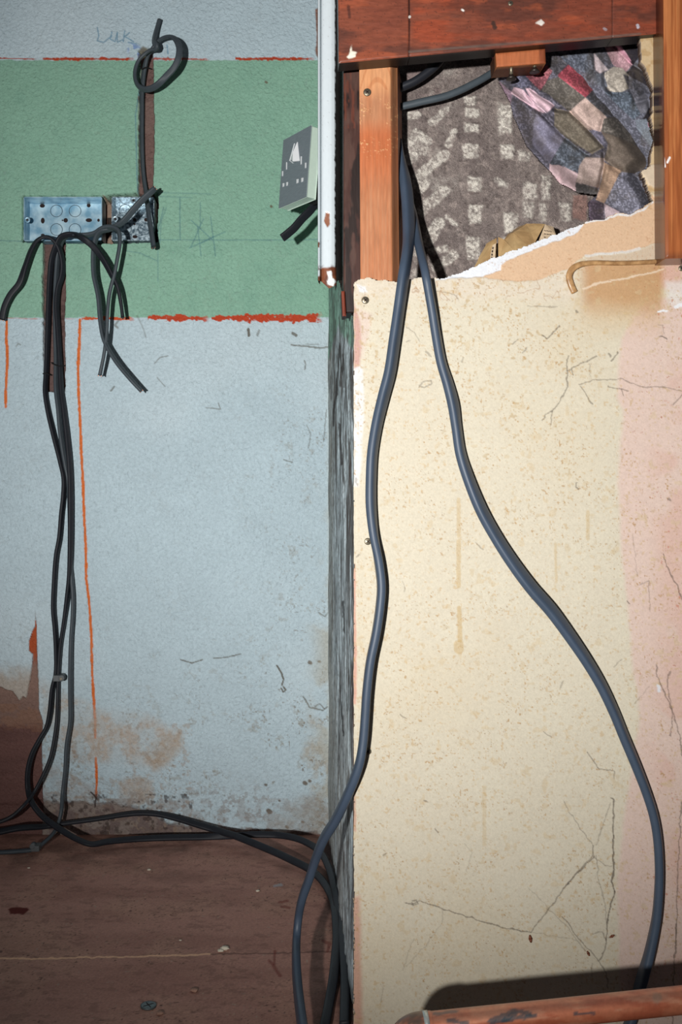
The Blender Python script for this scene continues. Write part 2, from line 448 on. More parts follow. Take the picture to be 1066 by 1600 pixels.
Fc.mask(sstep(.58, .7, fbm(FX * 1000, FY * 1400, 12, 4, 33)) * .35, (112, 80, 70))
Fc.warp(2, 9, 4)
Fc.line([(-40, 1497), (60, 1498), (240, 1494), (330, 1491)], 1.6, (232, 184, 150), .9, .9)
Fc.line([(330, 1491), (420, 1489), (520, 1487)], 1.2, (84, 56, 50), .6, 1)
Fc.poly([(12, 1420), (22, 1417), (42, 1418), (45, 1422), (38, 1428), (16, 1428)], (92, 24, 14), 1, 1.2)
for p in [[(437, 1410), (450, 1407)], [(441, 1417), (452, 1419)], [(430, 1486), (428, 1510), (438, 1525)], [(505, 1470), (516, 1475), (512, 1486)], [(420, 1500), (426, 1506)]]:
    Fc.line(p, 2.5, (118, 44, 38), .6, 2)
Fc.line([(430, 1384), (440, 1382)], 2.2, (170, 176, 182), .6, 2)
Fc.mask(sstep(.052, .066, FX + .01 * (n - .5)), (40, 30, 28), .8)  # crevice shade beside the side wall, painted into the floor colour
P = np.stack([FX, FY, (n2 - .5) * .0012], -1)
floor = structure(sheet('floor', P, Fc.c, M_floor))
# no step along the side wall: the seam's shadow is only painted above
# ================================================================ SIDE WALL (plane x = XS)
def side_wall(name, y0, y1, z0, z1, step=.0018, zs=.0014, edge=(70, 52, 44), slant=False):
    yy = np.arange(y0, y1 + step, step); zz = np.arange(z1, z0 - zs, -zs)
    GY, GZ = np.meshgrid(yy, zz)
    SX = VX + XS / GY * FP; SY = VY - (GZ - CZ) / GY * FP
    S = Canvas(SX, SY, (206, 222, 228))
    gr = fbm(GY * 1000, GZ * 1000 * .14, 11, 4, 5)
    g2 = fbm(GY * 1000, GZ * 1000 * .2, 60, 4, 15)
    S.mask(sstep(.44, .66, gr) * .6, (124, 134, 140))
    S.mask(sstep(.50, .66, fbm(GY * 1000, GZ * 1000 * .3, 9, 4, 25)) * sstep(.35, .55, g2), (50, 42, 36), .85)
    S.mask(sstep(.52, .60, fbm(GY * 1000, GZ * 1000 * .22, 22, 5, 95)) * (GY < 1.5), (62, 52, 46), .8)
    S.mask(sstep(.60, .74, fbm(GY * 1000, GZ * 1000 * .25, 26, 4, 35)), (70, 60, 54), .8)
    S.mask(sstep(.55, .75, fbm(GY * 1000, GZ * 1000 * .5, 9, 4, 65)) * (GZ < .45), (188, 196, 200), .6)
    S.mask(sstep(1.36, 1.56, GY + .04 * (gr - .5)) * (GZ < .85), (150, 148, 138), .6)
    S.mask((GZ < .30) * sstep(1.0, 1.3, GY) * sstep(.3, .6, g2), (176, 180, 176), .5)
    S.mask(sstep(.775, .785, GZ + .01 * (gr - .5)) * .85, (124, 168, 148))
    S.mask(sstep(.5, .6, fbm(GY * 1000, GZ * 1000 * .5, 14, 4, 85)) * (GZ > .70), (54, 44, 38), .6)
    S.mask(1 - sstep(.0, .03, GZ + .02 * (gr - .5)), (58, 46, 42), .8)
    S.mask(sstep(.56, .68, fbm(GY * 1000, GZ * 1000, 5, 3, 105)) * .6, (84, 80, 78), .7)
    S.mul(.82 + .36 * vn(GY * 500, GZ * 260, 11))
    S.warp(1.0, 8, 7)
    S.line([(531, 525), (529, 560), (527, 600), (522, 640), (521, 665)], 2.0, (40, 26, 20), .9, 1)
    S.line([(537, 520), (535, 560)], 1.8, (40, 26, 20), .8, 1)
    S.line([(531, 660), (532, 690), (534, 725)], 4.0, (44, 28, 22), .85, 1.5)
    S.line([(531, 1070), (534, 1110), (537, 1150)], 1.3, (30, 22, 20), .9, .8)
    S.line([(536, 940), (538, 990)], 1.1, (30, 22, 20), .8, .8)
    hh = (gr - .5) * .003 + (fbm(GY * 1000, GZ * 1000 * .3, 30, 3, 45) - .5) * .004
    GZ2 = GZ
    if slant:
        top = .729 + np.clip(GY - 1.03, 0, .31) * .36
        GZ2 = np.where(GZ > .6, .6 + (GZ - .6) * (top - .6) / (z1 - .6), GZ)
    P = np.stack([np.full(GY.shape, XS) - hh, GY, GZ2], -1)
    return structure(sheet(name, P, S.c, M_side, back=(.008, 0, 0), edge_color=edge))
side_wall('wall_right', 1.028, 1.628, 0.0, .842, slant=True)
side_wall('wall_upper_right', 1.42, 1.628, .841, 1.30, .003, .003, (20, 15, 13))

# ================================================================ PLASTERED WALL INSIDE THE OPENING
YI = 1.112
xs = np.arange(560, 1120, 1.5); ys = np.arange(-20, 470, 1.5)
PX, PY = np.meshgrid(xs, ys)
I = Canvas(PX, PY, (112, 102, 98))
nz = fbm(PX, PY, 30, 5, 1)
I.mask(sstep(.35, .7, nz) * .6, (90, 80, 78))
I.mask(sstep(.5, .75, fbm(PX, PY, 8, 4, 5)) * .6, (140, 128, 122))
I.mask((PX < 690) * (PY < 150) * sstep(.4, .6, fbm(PX, PY, 40, 3, 17)), (128, 108, 108), .5)
I.warp(3, 10, 4)
wc = (198, 192, 182)
wn = .25 + .75 * sstep(.36, .6, fbm(PX, PY, 3.2, 3, 44))
I.mask(sstep(.5, .7, fbm(PX, PY, 26, 4, 47)) * (1 - sstep(660, 740, PX)) * wn, wc, .5)
for x0, y0, x1, y1 in [(800, 530, 870, 585), (805, 600, 885, 650), (800, 680, 885, 735), (790, 800, 880, 880), (820, 980, 900, 1060), (825, 1135, 905, 1240), (810, 1310, 890, 1440),
                       (990, 600, 1066, 740), (1000, 800, 1076, 880), (1020, 1180, 1080, 1290), (1010, 1320, 1050, 1400)]:
    I.poly(k2([(x0, y0), (x1, y0 + 6), (x1 - 6, y1), (x0 + 6, y1)]), wc, .85, 2, .0008, wn)
for p, w in [([(540, 985), (690, 860)], 22), ([(570, 1165), (690, 1060)], 24), ([(600, 1340), (660, 1240)], 26), ([(490, 800), (540, 740), (600, 780)], 16), ([(620, 680), (700, 610)], 14),
             ([(715, 800), (745, 730)], 12), ([(470, 640), (540, 640)], 14), ([(470, 900), (520, 860)], 22), ([(560, 1050), (590, 1020)], 16), ([(700, 1200), (760, 1250)], 6), ([(650, 1480), (740, 1420)], 22),
             ([(980, 1000), (1040, 1030)], 8), ([(610, 1400), (700, 1380)], 12)]:
    p = k2(p); b = I.box(p, 40)
    m = (1 - sstep(w / 2 / 1.6, w / 2 / 1.6 + 3, pdist(I.wx, I.wy, p))) * wn * .75
    I.mask(m, wc)
for x0, y0, x1, y1 in [(60, 560, 140, 730), (80, 790, 150, 860), (170, 820, 240, 870), (200, 990, 280, 1080), (200, 1090, 260, 1180), (95, 1150, 170, 1260), (300, 950, 350, 1080), (60, 980, 110, 1010), (290, 1100, 330, 1200), (400, 1100, 460, 1200)]:
    I.poly(k3([(x0, y0), (x1, y0 + 8), (x1 - 6, y1), (x0 + 4, y1)]), wc, .7, 3, .0008, wn)
I.poly(k3([(470, 1060), (550, 1060), (550, 1200), (470, 1190)]), (128, 96, 88), .7, 2)
I.mask(sstep(.64, .74, fbm(PX, PY, 6, 3, 66)), (64, 54, 52), .45)
I.mul(.78 + .44 * vn(PX / 1.6, PY / 1.6, 5))
P = np.empty(PX.shape + (3,))
P[..., 0] = (PX - VX) / FP * YI; P[..., 1] = YI - I.h - (nz - .5) * .004; P[..., 2] = CZ + (VY - PY) / FP * YI
structure(sheet('wall_inner', P, I.c, M_plaster, back=(0, .01, 0)))

# ================================================================ BOARDED FRONT
xs = np.concatenate([np.arange(546, 1072, 1.2), np.arange(1074, 1500, 8.)])
ys = np.concatenate([np.arange(40, 1606, 1.2)])
PX, PY = np.meshgrid(xs, ys)
B = Canvas(PX, PY, (226, 214, 188))
n1 = fbm(PX, PY, 70, 4, 1); n3 = fbm(PX, PY, 220, 3, 2)
B.mask(sstep(.4, .75, n1) * .3, (232, 222, 196))
B.mask(sstep(.35, .7, n3) * .3, (220, 198, 158))
# rust-coloured foxing
def fox(scale, th, color, a, dens=None, seed=0):
    m = sstep(th, th + .07, vn(PX / scale, PY / scale, seed) * .6 + vn(PX / scale * 2.1, PY / scale * 2.1, seed + 5) * .4)
    if dens is not None: m = m * dens
    B.mask(m, color, a)
B.warp(3, 30, 4)
# pink areas
pk = (232, 198, 184)
B.poly([(974, 640), (965, 620), (968, 560), (972, 530), (985, 500), (1005, 478), (1040, 465), (1600, 470), (1600, 1700), (975, 1700), (968, 1500), (966, 1380), (975, 1280), (990, 1180), (1000, 1120), (990, 1040), (985, 1000), (972, 860), (966, 760)], pk, .72, 5)
B.mask(sstep(1000, 1062, PX + 40 * (n1 - .5)) * sstep(.4, .6, fbm(PX, PY, 60, 3, 5)), (222, 170, 150), .4)
B.poly([(1020, 420), (1066, 410), (1066, 460), (1035, 450)], (226, 172, 154), .7, 6)
B.poly([(1040, 440), (1090, 440), (1090, 480), (1045, 476)], (238, 230, 220), .7, 6)
B.poly([(553, 470), (562, 500), (566, 540), (560, 575), (553, 575)], (206, 150, 138), .8, 3)
B.poly([(560, 480), (580, 490), (575, 530), (566, 560)], (232, 204, 190), .6, 5)
B.poly([(552, 575), (566, 570), (570, 620), (566, 700), (560, 760), (552, 760)], (236, 234, 228), .85, 2.5)
B.poly([(550, 1400), (562, 1400), (566, 1620), (550, 1620)], (212, 148, 124), .7, 5)
B.poly([(550, 880), (556, 880), (558, 1100), (550, 1100)], (220, 150, 128), .7, 2)
B.poly([(550, 1200), (556, 1220), (556, 1300), (550, 1300)], (206, 136, 108), .6, 2)
# crackled pale paint along the tear, tan-brown wash below the batten
B.mask((1 - sstep(455, 480, PY + 22 * (n1 - .5))) * (PX < 900), (232, 216, 194), .55)
B.mask(sstep(900, 925, PX) * (1 - sstep(455, 500, PY + 30 * (n1 - .5))) * (PY > 408) * (1 - sstep(1028, 1040, PX)), (186, 116, 62), .75)
B.mask(sstep(880, 940, PX) * (1 - sstep(470, 540, PY + 40 * (n1 - .5))) * (PY > 408) * (1 - sstep(1028, 1044, PX)), (214, 176, 124), .5)
B.warp(1.2, 10, 14)
d0 = sstep(.42, .62, fbm(PX, PY, 45, 4, 33))
up = 1 - sstep(600, 900, PY) * .5
fox(7, .72, (190, 156, 100), .5, d0 * up, 1)
fox(3.6, .75, (186, 142, 84), .7, .35 + .65 * d0, 2)
fox(2.4, .82, (150, 112, 66), .7, d0, 3)
fox(5, .74, (210, 178, 130), .55, None, 6)
fox(3.2, .84, (170, 84, 52), .7, sstep(960, 1010, PX), 7)
fox(12, .72, (216, 190, 146), .4, None, 8)
fox(5.5, .80, (196, 110, 78), .6, sstep(985, 1040, PX) * d0, 9)
# brownish drips
for p, w, a in [([(717, 780), (717, 836)], 4, .45), ([(717, 846), (717, 876), (717, 916)], 5, .5), ([(718, 950), (719, 1000)], 5, .6), ([(717, 1008), (717, 1014)], 14, .55), ([(919, 800), (919, 842)], 4, .4), ([(868, 850), (870, 910)], 2, .4), ([(757, 1230), (757, 1320)], 4, .3)]:
    B.line(p, w, (206, 172, 112), a, 2)
# cracks and cobweb threads lying on the paint
ck = (88, 74, 62)
k8 = K(800, 420, 4.007)
k9 = K(800, 800, 4.0)
kA = K(880, 1240, 4.446)
kB = K(540, 1200, 2.0266)
cr = [(k8([(358, 540), (340, 620), (345, 690), (350, 745), (310, 820), (255, 890), (185, 945)]), 1.3, .75), (k8([(255, 890), (248, 975)]), .8, .6), (k8([(340, 640), (400, 610), (490, 568), (530, 545)]), 1.6, .7),
      (k8([(190, 415), (220, 440), (298, 358)]), 1.2, .8), (k8([(0, 470), (40, 445)]), 1, .7), (k8([(65, 528), (95, 500)]), 1.4, .6), (k8([(370, 628), (385, 665)]), 1.4, .7), (k8([(430, 730), (465, 790), (505, 850)]), 1, .7),
      (k8([(420, 722), (520, 700), (620, 692), (690, 690), (770, 725), (830, 742), (960, 742), (1066, 765)]), 1, .6), (k8([(600, 740), (690, 752), (730, 760)]), 1, .7), (k8([(690, 752), (705, 795)]), 1, .7), (k8([(620, 580), (665, 520)]), 1.5, .8),
      (k8([(100, 228), (180, 240), (290, 235)]), 1, .5), (k8([(925, 425), (970, 435)]), 1.3, .9), (k8([(1010, 850), (1066, 790)]), 1, .7), (k8([(485, 590), (495, 675)]), .8, .4), (k8([(920, 350), (950, 350), (950, 410)]), .7, .5),
      (k8([(410, 1335), (405, 1360), (418, 1380)]), 1.6, .7), (k8([(980, 1440), (990, 1450)]), 4, .7), (k8([(405, 265), (410, 275)]), 3, .7), (k8([(612, 535), (618, 545)]), 3, .7),
      (k9([(945, 265), (970, 330), (1000, 410), (1040, 470), (1066, 550)]), 1.3, .8), (k9([(905, 955), (910, 1030), (940, 1100), (975, 1180), (1010, 1260), (1050, 1400), (1066, 1530)]), 1.2, .75),
      (k9([(990, 1000), (970, 1090), (995, 1200), (1005, 1300), (990, 1400)]), 1.3, .7), (k9([(725, 550), (738, 570)]), 1.3, .8), (k9([(200, 1370), (245, 1410)]), 1, .7), (k9([(470, 1500), (520, 1560), (540, 1600)]), 1, .7), (k9([(300, 1100), (320, 1060)]), 1, .5),
      (k9([(770, 1200), (860, 1090)]), .7, .4), (k9([(795, 460), (855, 430), (870, 620)]), .8, .5), (k9([(640, 970), (690, 920)]), .8, .5), (k9([(760, 130), (775, 260), (785, 400)]), .7, .35),
      (kA([(330, 32), (350, 40), (350, 150), (350, 290)]), 1.2, .9), (kA([(350, 290), (352, 480), (345, 620), (355, 680)]), 2.2, .95), (kA([(355, 680), (330, 800), (305, 900), (305, 1010)]), 1.6, .95), (kA([(305, 1010), (290, 1080), (250, 1160)]), 1.1, .8),
      (kA([(330, 70), (290, 180), (235, 360)]), .7, .5), (kA([(0, 50), (80, 180), (215, 370)]), .9, .5), (kA([(215, 370), (210, 430), (120, 530), (0, 670)]), 1.2, .7), (kA([(235, 430), (240, 560), (290, 760), (300, 880)]), .8, .5), (kA([(215, 440), (300, 500), (340, 500)]), .8, .5),
      (kA([(0, 860), (130, 1030), (210, 1120), (280, 1210), (310, 1290), (310, 1350)]), 1.1, .7), (kA([(825, 60), (800, 500), (790, 800), (775, 1100), (765, 1330), (760, 1600)]), 1.0, .8), (kA([(785, 900), (780, 1130)]), 1.8, .7),
      (kA([(200, 1180), (200, 1280)]), .7, .5), (kA([(205, 970), (270, 965), (295, 1000)]), .8, .6), (kA([(320, 1000), (360, 988)]), 2.2, .5),
      (kB([(190, 427), (215, 432), (235, 420), (310, 445), (400, 475), (500, 505), (585, 523)]), 1.2, .8), (kB([(585, 523), (640, 455), (690, 385), (740, 330), (790, 280)]), 1.2, .75), (kB([(212, 420), (225, 418), (232, 432), (215, 436), (210, 426)]), 1.4, .7),
      (kB([(310, 450), (300, 500), (255, 560), (190, 630)]), .6, .35), (kB([(380, 240), (400, 270), (385, 330)]), .7, .3), (kB([(120, 275), (130, 268)]), 1.2, .7), (kB([(250, 105), (258, 108)]), 2, .7), (kB([(285, 190), (296, 204)]), 1.8, .7), (kB([(800, 0), (850, 12), (850, 38)]), .9, .7),
      (kB([(640, 445), (700, 500), (760, 580)]), .7, .4), (kB([(580, 380), (650, 450)]), .5, .3), (kB([(590, 520), (700, 540), (740, 548)]), .5, .35), (kB([(180, 640), (215, 540)]), .8, .3), (kB([(120, 680), (115, 740)]), .8, .3),
      ([(656, 602), (664, 606), (676, 600), (674, 594), (662, 596), (655, 606)], 1.4, .6), ([(635, 512), (648, 520), (655, 534)], 1, .5), ([(666, 548), (672, 556)], 4, .5), ([(636, 534), (641, 531)], 2, .5), ([(608, 518), (612, 517)], 1.5, .6), ([(683, 455), (702, 457), (716, 466)], .8, .5),
      ([(630, 908), (632, 924)], 1, .5), ([(627, 1118), (634, 1122)], 1.5, .6), ([(562, 868), (557, 872)], 2, .6), ([(745, 847), (756, 860)], 1.2, .5), ([(725, 559), (722, 565)], 1, .5), ([(555, 748), (560, 756)], 3, .5)]
B.warp(3.0, 9, 55)
for p, w, a in cr:
    B.line(p, w * .7, ck, a * .8, 1.0)
B.poly([(556, 444), (572, 448), (574, 458), (562, 456)], (240, 240, 240), .8, 2)
B.poly(k9([(905, 1080), (925, 1085), (935, 1125), (915, 1130)]), (236, 236, 236), .9, 1.2)
B.line(k8([(915, 270), (975, 262)]), 2.4, (248, 248, 246), .9, 1)
B.line(k8([(1030, 240), (1066, 225)]), 4, (248, 248, 246), .9, 1)
B.line(k8([(450, 130), (560, 85), (700, 62), (850, 30), (950, 5)]), 2.0, (240, 216, 186), .8, 1.2)
# the torn top: white gypsum edge, tan paper core
B.warp(2.2, 12, 24)
edge = [(551, 446), (560, 436), (576, 433), (590, 437), (622, 440), (640, 436), (660, 434), (700, 433), (722, 424), (760, 406), (818, 385), (869, 365), (910, 349), (935, 342), (944, 342), (967, 332),
        (984, 335), (1004, 325), (1019, 313), (1007, 282), (999, 268), (1016, 260), (1016, 245), (1024, 213), (1017, 184), (1022, 161), (1019, 132), (1010, 110), (1002, 98), (1000, 57), (1028, 57)]
B.poly([(700, 433), (722, 420), (760, 400), (818, 380), (869, 358), (910, 342), (935, 338), (967, 328), (984, 330), (1004, 320), (1019, 305), (1030, 313), (1034, 345), (1036, 377), (1019, 382), (979, 394), (944, 395), (915, 400), (895, 414), (886, 420), (846, 437), (812, 440), (754, 434)], (228, 190, 152), 1, 1, -.0006)
B.poly([(680, 438), (700, 428), (722, 418), (760, 400), (818, 380), (869, 358), (910, 340), (912, 353), (900, 366), (837, 388), (796, 406), (784, 414), (784, 422), (762, 429), (754, 433), (720, 434)], (240, 240, 240), 1, 1, -.0008)
B.line([(909, 350), (935, 344), (944, 344), (967, 335), (984, 337), (1004, 328), (1019, 316)], 2.4, (240, 238, 234), .9, 1)
B.line([(917, 400), (945, 396), (978, 394), (1000, 388)], 3, (240, 238, 232), .7, 1.5)
B.poly([(915, 402), (979, 396), (1034, 380), (1036, 404), (920, 412)], (212, 188, 160), .8, 3)
sp = sstep(.8, .9, vn(PX / 2, PY / 2, 77)) * (PY < 440) * (PX > 760)
B.mask(sp, (196, 146, 104), .5)
# yellowed torn strip right of the opening
B.mask((PX > 990) * (PY < 300), (222, 192, 146), .9)
B.mask((PX > 990) * (PY < 330) * sstep(.5, .62, fbm(PX, PY, 14, 4, 88)), (196, 158, 106), .6)
B.poly([(996, 258), (1030, 256), (1032, 300), (1014, 290)], (224, 204, 176), .9, 2, .001)
ckm = np.abs(fbm(PX, PY * .6, 26, 3, 99) - .5)
B.mask((1 - sstep(.0, .012, ckm)) * (PY < 470) * (PY > 436) * (PX < 900), (170, 120, 76), .55)
B.mul(np.array([.70, .718, .755])[None, None] * 1.0)
B.mul((.92 + .16 * fbm(PX, PY, 2.4, 2, 222)))
B.wx, B.wy = B.X + 3.2 * (fbm(B.X, B.Y, 7, 4, 25) - .5) * 2, B.Y + 3.0 * (fbm(B.X, B.Y, 8, 4, 75) - .5) * 2
keepv = inside(B.wx, B.wy, edge + [(1600, 57), (1600, 1700), (553, 1700)])
lf = np.where(PY > 447, 1, 0).astype(bool)
rag = 553 + 0 * PX
keepv &= ~(lf & (PX < rag))
keep = keepv[:-1, :-1] & keepv[1:, 1:] & keepv[:-1, 1:] & keepv[1:, :-1]
dE = pdist(PX, PY, [(rag.mean(), 447), (553, 1620)])
B.h -= (1 - sstep(0, 5, dE)) * .0012
RX = PX + (1 - sstep(553, 566, PX)) * (PY > 440) * 2.4 * (fbm(PX * 0, PY, 20, 4, 28) - .5)
P = np.empty(PX.shape + (3,))
P[..., 0] = (RX - VX) / FP * YP; P[..., 1] = YP - B.h - (n3 - .5) * .002; P[..., 2] = np.maximum(CZ + (VY - PY) / FP * YP, .0)
board = sheet('plasterboard_panel', P, B.c, M_board, keep=keep, back=(0, .0095, 0), edge_color=(188, 170, 150))
tag(board, 'tall stained cream and pink wall board with a torn top edge', 'wall board')

# ---------------------------------------------------------------- swept tubes / cables
def catmull(pts, step=.0025):
    pts = [np.array(p, float) for p in pts]
    pts = [2 * pts[0] - pts[1]] + pts + [2 * pts[-1] - pts[-2]]
    out = []
    for i in range(1, len(pts) - 2):
        p0, p1, p2, p3 = pts[i - 1:i + 3]
        L = np.linalg.norm((p2 - p1)[:3]); k = max(2, int(L / step))
        t0 = 0.0
        a = [np.linalg.norm((q - p)[:3]) ** .5 + 1e-6 for p, q in ((p0, p1), (p1, p2), (p2, p3))]
        t1 = a[0]; t2 = t1 + a[1]; t3 = t2 + a[2]
        for j in range(k):
            t = t1 + (t2 - t1) * j / k
            A1 = (t1 - t) / (t1 - t0) * p0 + (t - t0) / (t1 - t0) * p1
            A2 = (t2 - t) / (t2 - t1) * p1 + (t - t1) / (t2 - t1) * p2
            A3 = (t3 - t) / (t3 - t2) * p2 + (t - t2) / (t3 - t2) * p3
            B1 = (t2 - t) / (t2 - t0) * A1 + (t - t0) / (t2 - t0) * A2
            B2 = (t3 - t) / (t3 - t1) * A2 + (t - t1) / (t3 - t1) * A3
            out.append((t2 - t) / (t2 - t1) * B1 + (t - t1) / (t2 - t1) * B2)
    out.append(pts[-2])
    return np.array(out)

def sweep(name, pts, w, t, mat, facing=None, apparent=None, seg=18, parent=None, power=2.6, taper=None):
    """pts: world points; w/t: width and thickness of the flat section; apparent: wanted visible width per point (m)"""
    n = len(pts)
    ap = apparent if apparent is not None else [w] * n
    th = []
    for a in ap:
        v = (min(max(a, t), w) ** 2 - t * t) / max(w * w - t * t, 1e-12)
        th.append(math.acos(math.sqrt(min(max(v, 0), 1))))
    C = catmull([list(p) + [q] for p, q in zip(pts, th)])
    T = np.gradient(C[:, :3], axis=0); T /= np.linalg.norm(T, axis=1)[:, None] + 1e-12
    cp = np.array([0, 0, CZ]) if facing is None else None
    ang = np.linspace(0, 2 * math.pi, seg, endpoint=False)
    cs = np.sign(np.cos(ang)) * np.abs(np.cos(ang)) ** (2 / power); sn = np.sign(np.sin(ang)) * np.abs(np.sin(ang)) ** (2 / power)
    V = []
    prev = None
    for i in range(len(C)):
        p = C[i, :3]; tt = T[i]
        f = np.array([0, -1, 0.0]) if facing is None else np.array(facing, float)
        s = np.cross(tt, f)
        if np.linalg.norm(s) < .25 and prev is not None: s = prev
        s = s - tt * s.dot(tt); s /= np.linalg.norm(s) + 1e-9
        if prev is not None and s.dot(prev) < 0: s = -s
        prev = s
        nrm = np.cross(s, tt)
        c, d = math.cos(C[i, 3]), math.sin(C[i, 3])
        a1 = s * c + nrm * d; a2 = -s * d + nrm * c
        V.append(p + np.outer(cs, a1) * w / 2 + np.outer(sn, a2) * t / 2)
    V = np.array(V); H = len(V)
    V = V.reshape(-1, 3)
    F = []
    i0 = np.arange(H - 1)[:, None] * seg; j = np.arange(seg)[None]; j1 = (j + 1) % seg
    F = np.stack([i0 + j, i0 + j1, i0 + seg + j1, i0 + seg + j], -1).reshape(-1, 4)
    caps = []
    for base in (0, (H - 1) * seg):
        for q in range(seg // 2 - 1):
            caps.append([base + q, base + q + 1, base + seg - 2 - q, base + seg - 1 - q])
    F = np.concatenate([F, np.array(caps)])
    ob = raw_mesh(name, V, F, None, mat, parent, True)
    return ob

def cable(name, P4, w, t, mat, label, group=None, power=3.4, cut=(), cat='cable'):
    """P4: (px, py, Y, apparent width in px)"""
    P4 = [(a, b, YB - (YB - c) * (.72 if a < 120 else 1.35) if (b < 1250 and c > 1.5 and a < 250 and not (150 < a and b < 290)) else c, d) for a, b, c, d in P4]
    pts = [at(a, b, c) for a, b, c, d in P4]
    ap = [d * c / FP for a, b, c, d in P4]
    ap = [q * .90 if q < w * .97 else q for q in ap]
    o = sweep(name, pts, w, t, mat, apparent=ap, power=power)
    tag(o, label, cat, group)
    for e in cut:
        i, j = (0, 1) if e == 0 else (-1, -2)
        dr = (pts[i] - pts[j]).normalized()
        side = dr.cross(Vector((0, -1, 0))).normalized()
        for s in (-1, 1):
            c = pts[i] + side * s * w * .22
            cc = sweep('copper_core', [c - dr * .001, c + dr * .0004, c + dr * .0012], .0019, .0019, M_copper_wire, seg=8)
            cc.parent = o
            cc['label'] = 'bare copper conductor at the cut end'
    return o

# --- small cables
w1, t1 = .0102, .0056
YW = YB - .008
cable('power_cable', [(240, 387, 1.60, 8), (238, 372, 1.603, 8), (234, 346, 1.61, 8), (231, 326, 1.615, 7.5), (228, 300, 1.628, 7), (225, 280, 1.631, 7), (223, 257, 1.632, 7), (221.6, 214, 1.632, 7.5),
      (221.6, 171, 1.632, 8), (221.8, 145, 1.630, 8), (224, 120, 1.627, 8), (227, 101, 1.622, 8), (231, 88, 1.616, 7), (236, 79, 1.610, 7), (243, 69, 1.606, 7), (252, 61, 1.600, 7), (264, 57, 1.590, 8), (274, 61, 1.578, 9.5),
      (280, 73, 1.572, 10), (279, 90, 1.570, 10), (272.5, 105, 1.572, 10), (260, 119, 1.576, 10), (248, 131, 1.582, 9), (237, 138, 1.59, 8), (226, 139.5, 1.596, 7), (216, 134, 1.600, 6.5), (211, 122, 1.603, 6.5), (211.5, 108, 1.604, 7),
      (217, 94, 1.603, 7), (227, 84, 1.600, 7), (236, 78, 1.596, 7), (244, 77, 1.592, 7), (245, 72, 1.586, 7), (241, 66, 1.597, 7.5), (242, 56, 1.610, 8), (245, 45, 1.615, 7.5), (249, 31, 1.616, 7.5)],
      w1, t1, M_cable, 'grey cable running up the wall groove into a knotted loop', cut=(0, 1))
cable('power_cable', [(192, 497, 1.598, 5.5), (189, 474, 1.598, 6.5), (184, 451, 1.597, 7), (173, 427, 1.595, 8.5), (158, 401, 1.594, 9.5), (142, 382, 1.594, 10), (128, 372, 1.595, 9), (116, 367, 1.597, 8), (104, 367, 1.60, 8), (95, 371, 1.604, 8),
      (88, 384, 1.610, 8), (81, 406, 1.622, 8), (78, 438, 1.628, 7.5), (76.5, 470, 1.630, 7.5), (75.5, 503, 1.630, 7.5), (73.5, 560, 1.628, 7), (72, 588, 1.624, 7), (71, 612, 1.618, 7), (75, 641, 1.614, 7), (84, 680, 1.612, 7), (94, 719, 1.610, 7), (100, 747.5, 1.608, 7), (99, 776, 1.61, 6.5),
      (96, 804, 1.61, 6.5), (93, 840, 1.61, 6.5), (88, 868, 1.61, 6.5), (84.6, 915, 1.612, 6.5), (83.5, 952, 1.613, 6.5), (86, 981, 1.614, 6.5), (88, 1018, 1.615, 6.5), (87, 1052, 1.615, 6), (82, 1076, 1.614, 6.5), (78, 1115, 1.612, 7), (73, 1136, 1.61, 6.5), (62, 1155, 1.606, 6.5), (50, 1179, 1.602, 7),
      (43.5, 1207, 1.598, 7), (44, 1234, 1.594, 7), (50, 1254, 1.588, 7), (64, 1273, 1.58, 7), (81, 1287, 1.570, 8), (99, 1299, 1.560, 8), (120, 1311, 1.550, 7), (142.5, 1319, 1.545, 7), (169, 1315, 1.560, 8), (212, 1311, 1.575, 8.5), (255, 1309, 1.58, 9), (311, 1308, 1.585, 9), (367, 1306, 1.58, 10), (397, 1304, 1.575, 9.5),
      (435, 1305, 1.57, 9.5), (463, 1310, 1.55, 9), (487.5, 1321, 1.52, 9), (502.5, 1334, 1.48, 8.5), (512, 1351, 1.43, 9), (519, 1371, 1.38, 9), (523, 1390, 1.34, 9), (528, 1415, 1.30, 9), (532, 1436, 1.26, 9), (535, 1459, 1.215, 9), (537.5, 1492, 1.165, 8.5), (539, 1525, 1.12, 8.5), (539, 1558, 1.075, 8.5), (538, 1600, 1.02, 9)],
      w1, t1, M_cable_dark, 'black cable looping out at lower left, then along the wall foot to the floor corner', cut=(0,))
